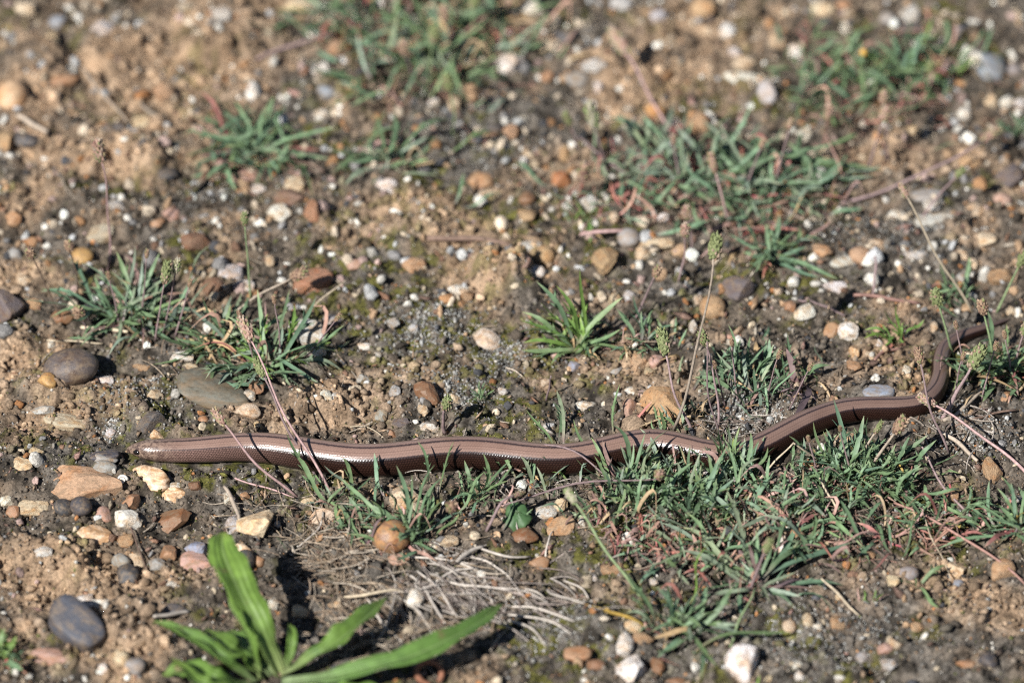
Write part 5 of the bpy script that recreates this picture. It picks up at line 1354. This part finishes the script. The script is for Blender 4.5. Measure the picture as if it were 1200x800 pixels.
# pale lichen specks crusting the grit
LICH = [(500, 385, 60, 30, 900), (535, 460, 50, 30, 700), (875, 490, 45, 22, 900), (590, 415, 50, 25, 500), (170, 470, 60, 30, 400), (560, 160, 60, 40, 500), (130, 506, 14, 10, 120), (960, 740, 110, 40, 700), (1140, 510, 50, 30, 500), (650, 740, 60, 40, 500), (300, 240, 120, 50, 400), (1040, 270, 90, 40, 400)]
lx, ly = [], []
for (cx, cy, rx, ry, cnt) in LICH:
    ax, ay = at0(RNG.normal(cx, rx * .55, cnt), RNG.normal(cy, ry * .55, cnt)); lx.append(ax); ly.append(ay)
x = np.concatenate(lx); y = np.concatenate(ly); ok = worm_clear(x, y, .0004); x, y = x[ok], y[ok]
size = np.clip(np.exp(RNG.normal(math.log(.0005), .35, len(x))), .00025, .0011)
c = pick(len(x), [(.40, .39, .36), (.28, .28, .26), (.52, .50, .46), (.20, .20, .19)], [30, 30, 16, 24])
o = bits('lichen_specks', x, y, size, c, OCT, CRUMB, 0, .3)
tag(o, 'pale grey lichen specks crusting the grit', 'lichen', kind='stuff')
# gravel too small to pick apart
n = 3600
x, y = scatter(n); ok = worm_clear(x, y, .002); x, y = x[ok], y[ok]
size = np.clip(np.exp(RNG.normal(math.log(.00105), .42, len(x))), .0005, .0034)
c = pick(len(x), [(.70, .66, .58), (.56, .46, .33), (.42, .28, .17), (.40, .19, .08), (.23, .22, .21), (.08, .08, .085), (.20, .12, .08), (.42, .30, .26), (.45, .45, .43)], [14, 24, 18, 8, 12, 11, 9, 6, 8])
c[:] = np.minimum(c, .8)
o = bits('gravel', x, y, size, c, ICO[2], CRUMB, .1, .03)
tag(o, 'small mixed gravel bedded in soil', 'gravel', kind='stuff')

# coarser chips bedded in the farther soil
n = 1500
x, y = scatter(n, (-.275, .275), (.02, .31)); ok = worm_clear(x, y, .003); x, y = x[ok], y[ok]
size = np.clip(np.exp(RNG.normal(math.log(.0017), .32, len(x))), .001, .0034)
c = np.minimum(pick(len(x), [(.70, .66, .58), (.58, .48, .36), (.42, .28, .17), (.36, .20, .10), (.25, .24, .23), (.08, .08, .085), (.40, .29, .25), (.48, .48, .47)], [24, 26, 16, 8, 9, 8, 6, 10]), .8)
o = bits('stone_chips', x, y, size, c, ICO[2], CRUMB, .2, .04)
tag(o, 'pale angular stone chips bedded in the farther soil', 'gravel', kind='stuff')
# flakes of dead leaf and bark
n = 2600
x, y = scatter(n); ok = worm_clear(x, y, .001); x, y = x[ok], y[ok]
size = np.clip(np.exp(RNG.normal(math.log(.0012), .4, len(x))), .0006, .003)
c = pick(len(x), [(.30, .17, .11), (.42, .30, .20), (.20, .13, .10), (.50, .43, .34), (.36, .22, .18), (.12, .09, .07)], [20, 18, 18, 14, 14, 12])
flat = (OCT[0] * np.array([1.6, .7, .16]), OCT[1])
o = bits('leaf_flakes', x, y, size, c, flat, CRUMB, -.1, .3)
tag(o, 'brown and pale flakes of dead leaf on soil', 'litter', kind='stuff')

# moss: tiny pointed shoots
n = 60000
x, y = scatter(n, (-.275, .275), (-.27, .31)); mk = masks(x, y); sel = (RNG.random(n) < mk[3] * (1 - .75 * mk[2]) * sstep(-.25, .3, fbm(x / .006, y / .006, 2, 141)) * 1.1) & worm_clear(x, y, .0005)
x, y = x[sel], y[sel]; n = len(x)
z = ground_z(x, y); L = RNG.uniform(.0006, .0015, n); w = RNG.uniform(.00016, .0003, n); a = RNG.uniform(0, 6.28, n)
V = np.zeros((n, 4, 3))
for k in range(3):
    V[:, k, 0] = x + np.cos(a + k * 2.094) * w; V[:, k, 1] = y + np.sin(a + k * 2.094) * w; V[:, k, 2] = z - .0002
V[:, 3, 0] = x + RNG.normal(0, .0004, n); V[:, 3, 1] = y + RNG.normal(0, .0004, n); V[:, 3, 2] = z + L
tri = np.array([(0, 1, 3), (1, 2, 3), (2, 0, 3)])
ff = (tri[None] + (np.arange(n) * 4)[:, None, None]).reshape(-1, 3)
c = pick(n, [(.13, .145, .028), (.20, .20, .04), (.085, .10, .025), (.22, .17, .06), (.12, .09, .035)], [30, 22, 22, 12, 14])
o = link_mesh('moss', V.reshape(-1, 3), ff, CRUMB, None, False, cols=np.repeat(c, 4, axis=0))
tag(o, 'olive green moss shoots on damp soil', 'moss', kind='stuff')

# thatch of fine dead grass and leaf litter
LITTER = [(520, 685, 95, 50, 130, 0), (500, 700, 120, 70, 120, 1), (400, 690, 60, 80, 230, 1), (385, 630, 60, 50, 120, 1), (480, 750, 90, 40, 70, 1), (630, 700, 60, 30, 24, 0), (880, 500, 60, 22, 60, 2), (1120, 500, 60, 40, 60, 2), (820, 640, 90, 50, 60, 3), (1000, 600, 90, 40, 60, 3),
          (740, 630, 60, 40, 40, 3), (850, 240, 140, 40, 90, 3), (1010, 130, 90, 40, 80, 3), (500, 100, 100, 40, 60, 3), (320, 200, 70, 30, 30, 3), (620, 560, 140, 20, 60, 2), (1060, 630, 90, 40, 40, 3), (200, 410, 120, 40, 30, 1), (300, 600, 60, 30, 24, 1), (600, 400, 600, 400, 120, 1)]
LCOL = [[(.38, .33, .29), (.30, .25, .22), (.46, .41, .36), (.24, .19, .16)], [(.36, .28, .20), (.28, .21, .15), (.44, .37, .29), (.22, .16, .11)], [(.32, .27, .22), (.22, .17, .14), (.42, .37, .32)], [(.36, .20, .15), (.26, .17, .13), (.38, .29, .22), (.20, .13, .10)]]
VV, FF, CC = [], [], []
for (cx, cy, rx, ry, cnt, ci) in LITTER:
    for q in range(cnt):
        px = cx + random.gauss(0, rx * .5); py = cy + random.gauss(0, ry * .5)
        p0 = on_ground(px, py, random.uniform(.0004, .003))
        if not worm_clear(np.array([p0.x]), np.array([p0.y]), .001)[0]: continue
        a = random.uniform(0, 6.28) if ci else random.gauss(-.75, .55); L = random.uniform(.004, .017) * (1 if ci else 1.4); bow = random.uniform(-.13, .13)
        d = Vector((math.cos(a), math.sin(a), 0)); sd = Vector((-d.y, d.x, 0)); n = 5; pts = []
        el = random.uniform(-.1, .25)
        for i in range(n + 1):
            t = i / n; w = p0 + d * L * t + sd * (bow * L * math.sin(t * 3.14)); w.z = max(w.z + el * L * t * (1.3 - t), float(ground_z(w.x, w.y)) + .0003); pts.append(w)
        rr_ = random.uniform(.00014, .00042)
        V, F = tube(pts, [rr_ * (1.1 - .5 * i / n) for i in range(n + 1)], 4)
        b0 = len(VV); VV += [tuple(v) for v in V]; FF += [tuple(b0 + i for i in f) for f in F]
        cc = random.choice(LCOL[ci]); j = random.uniform(.75, 1.2); CC += [tuple(u * j for u in cc)] * len(V)
LIT = soil_material('dry_litter', .8)
o = link_mesh('dry_grass_litter', VV, FF, LIT, None, False, cols=np.array(CC))
tag(o, 'fine bleached and reddish dead grass litter over soil', 'litter', kind='stuff')
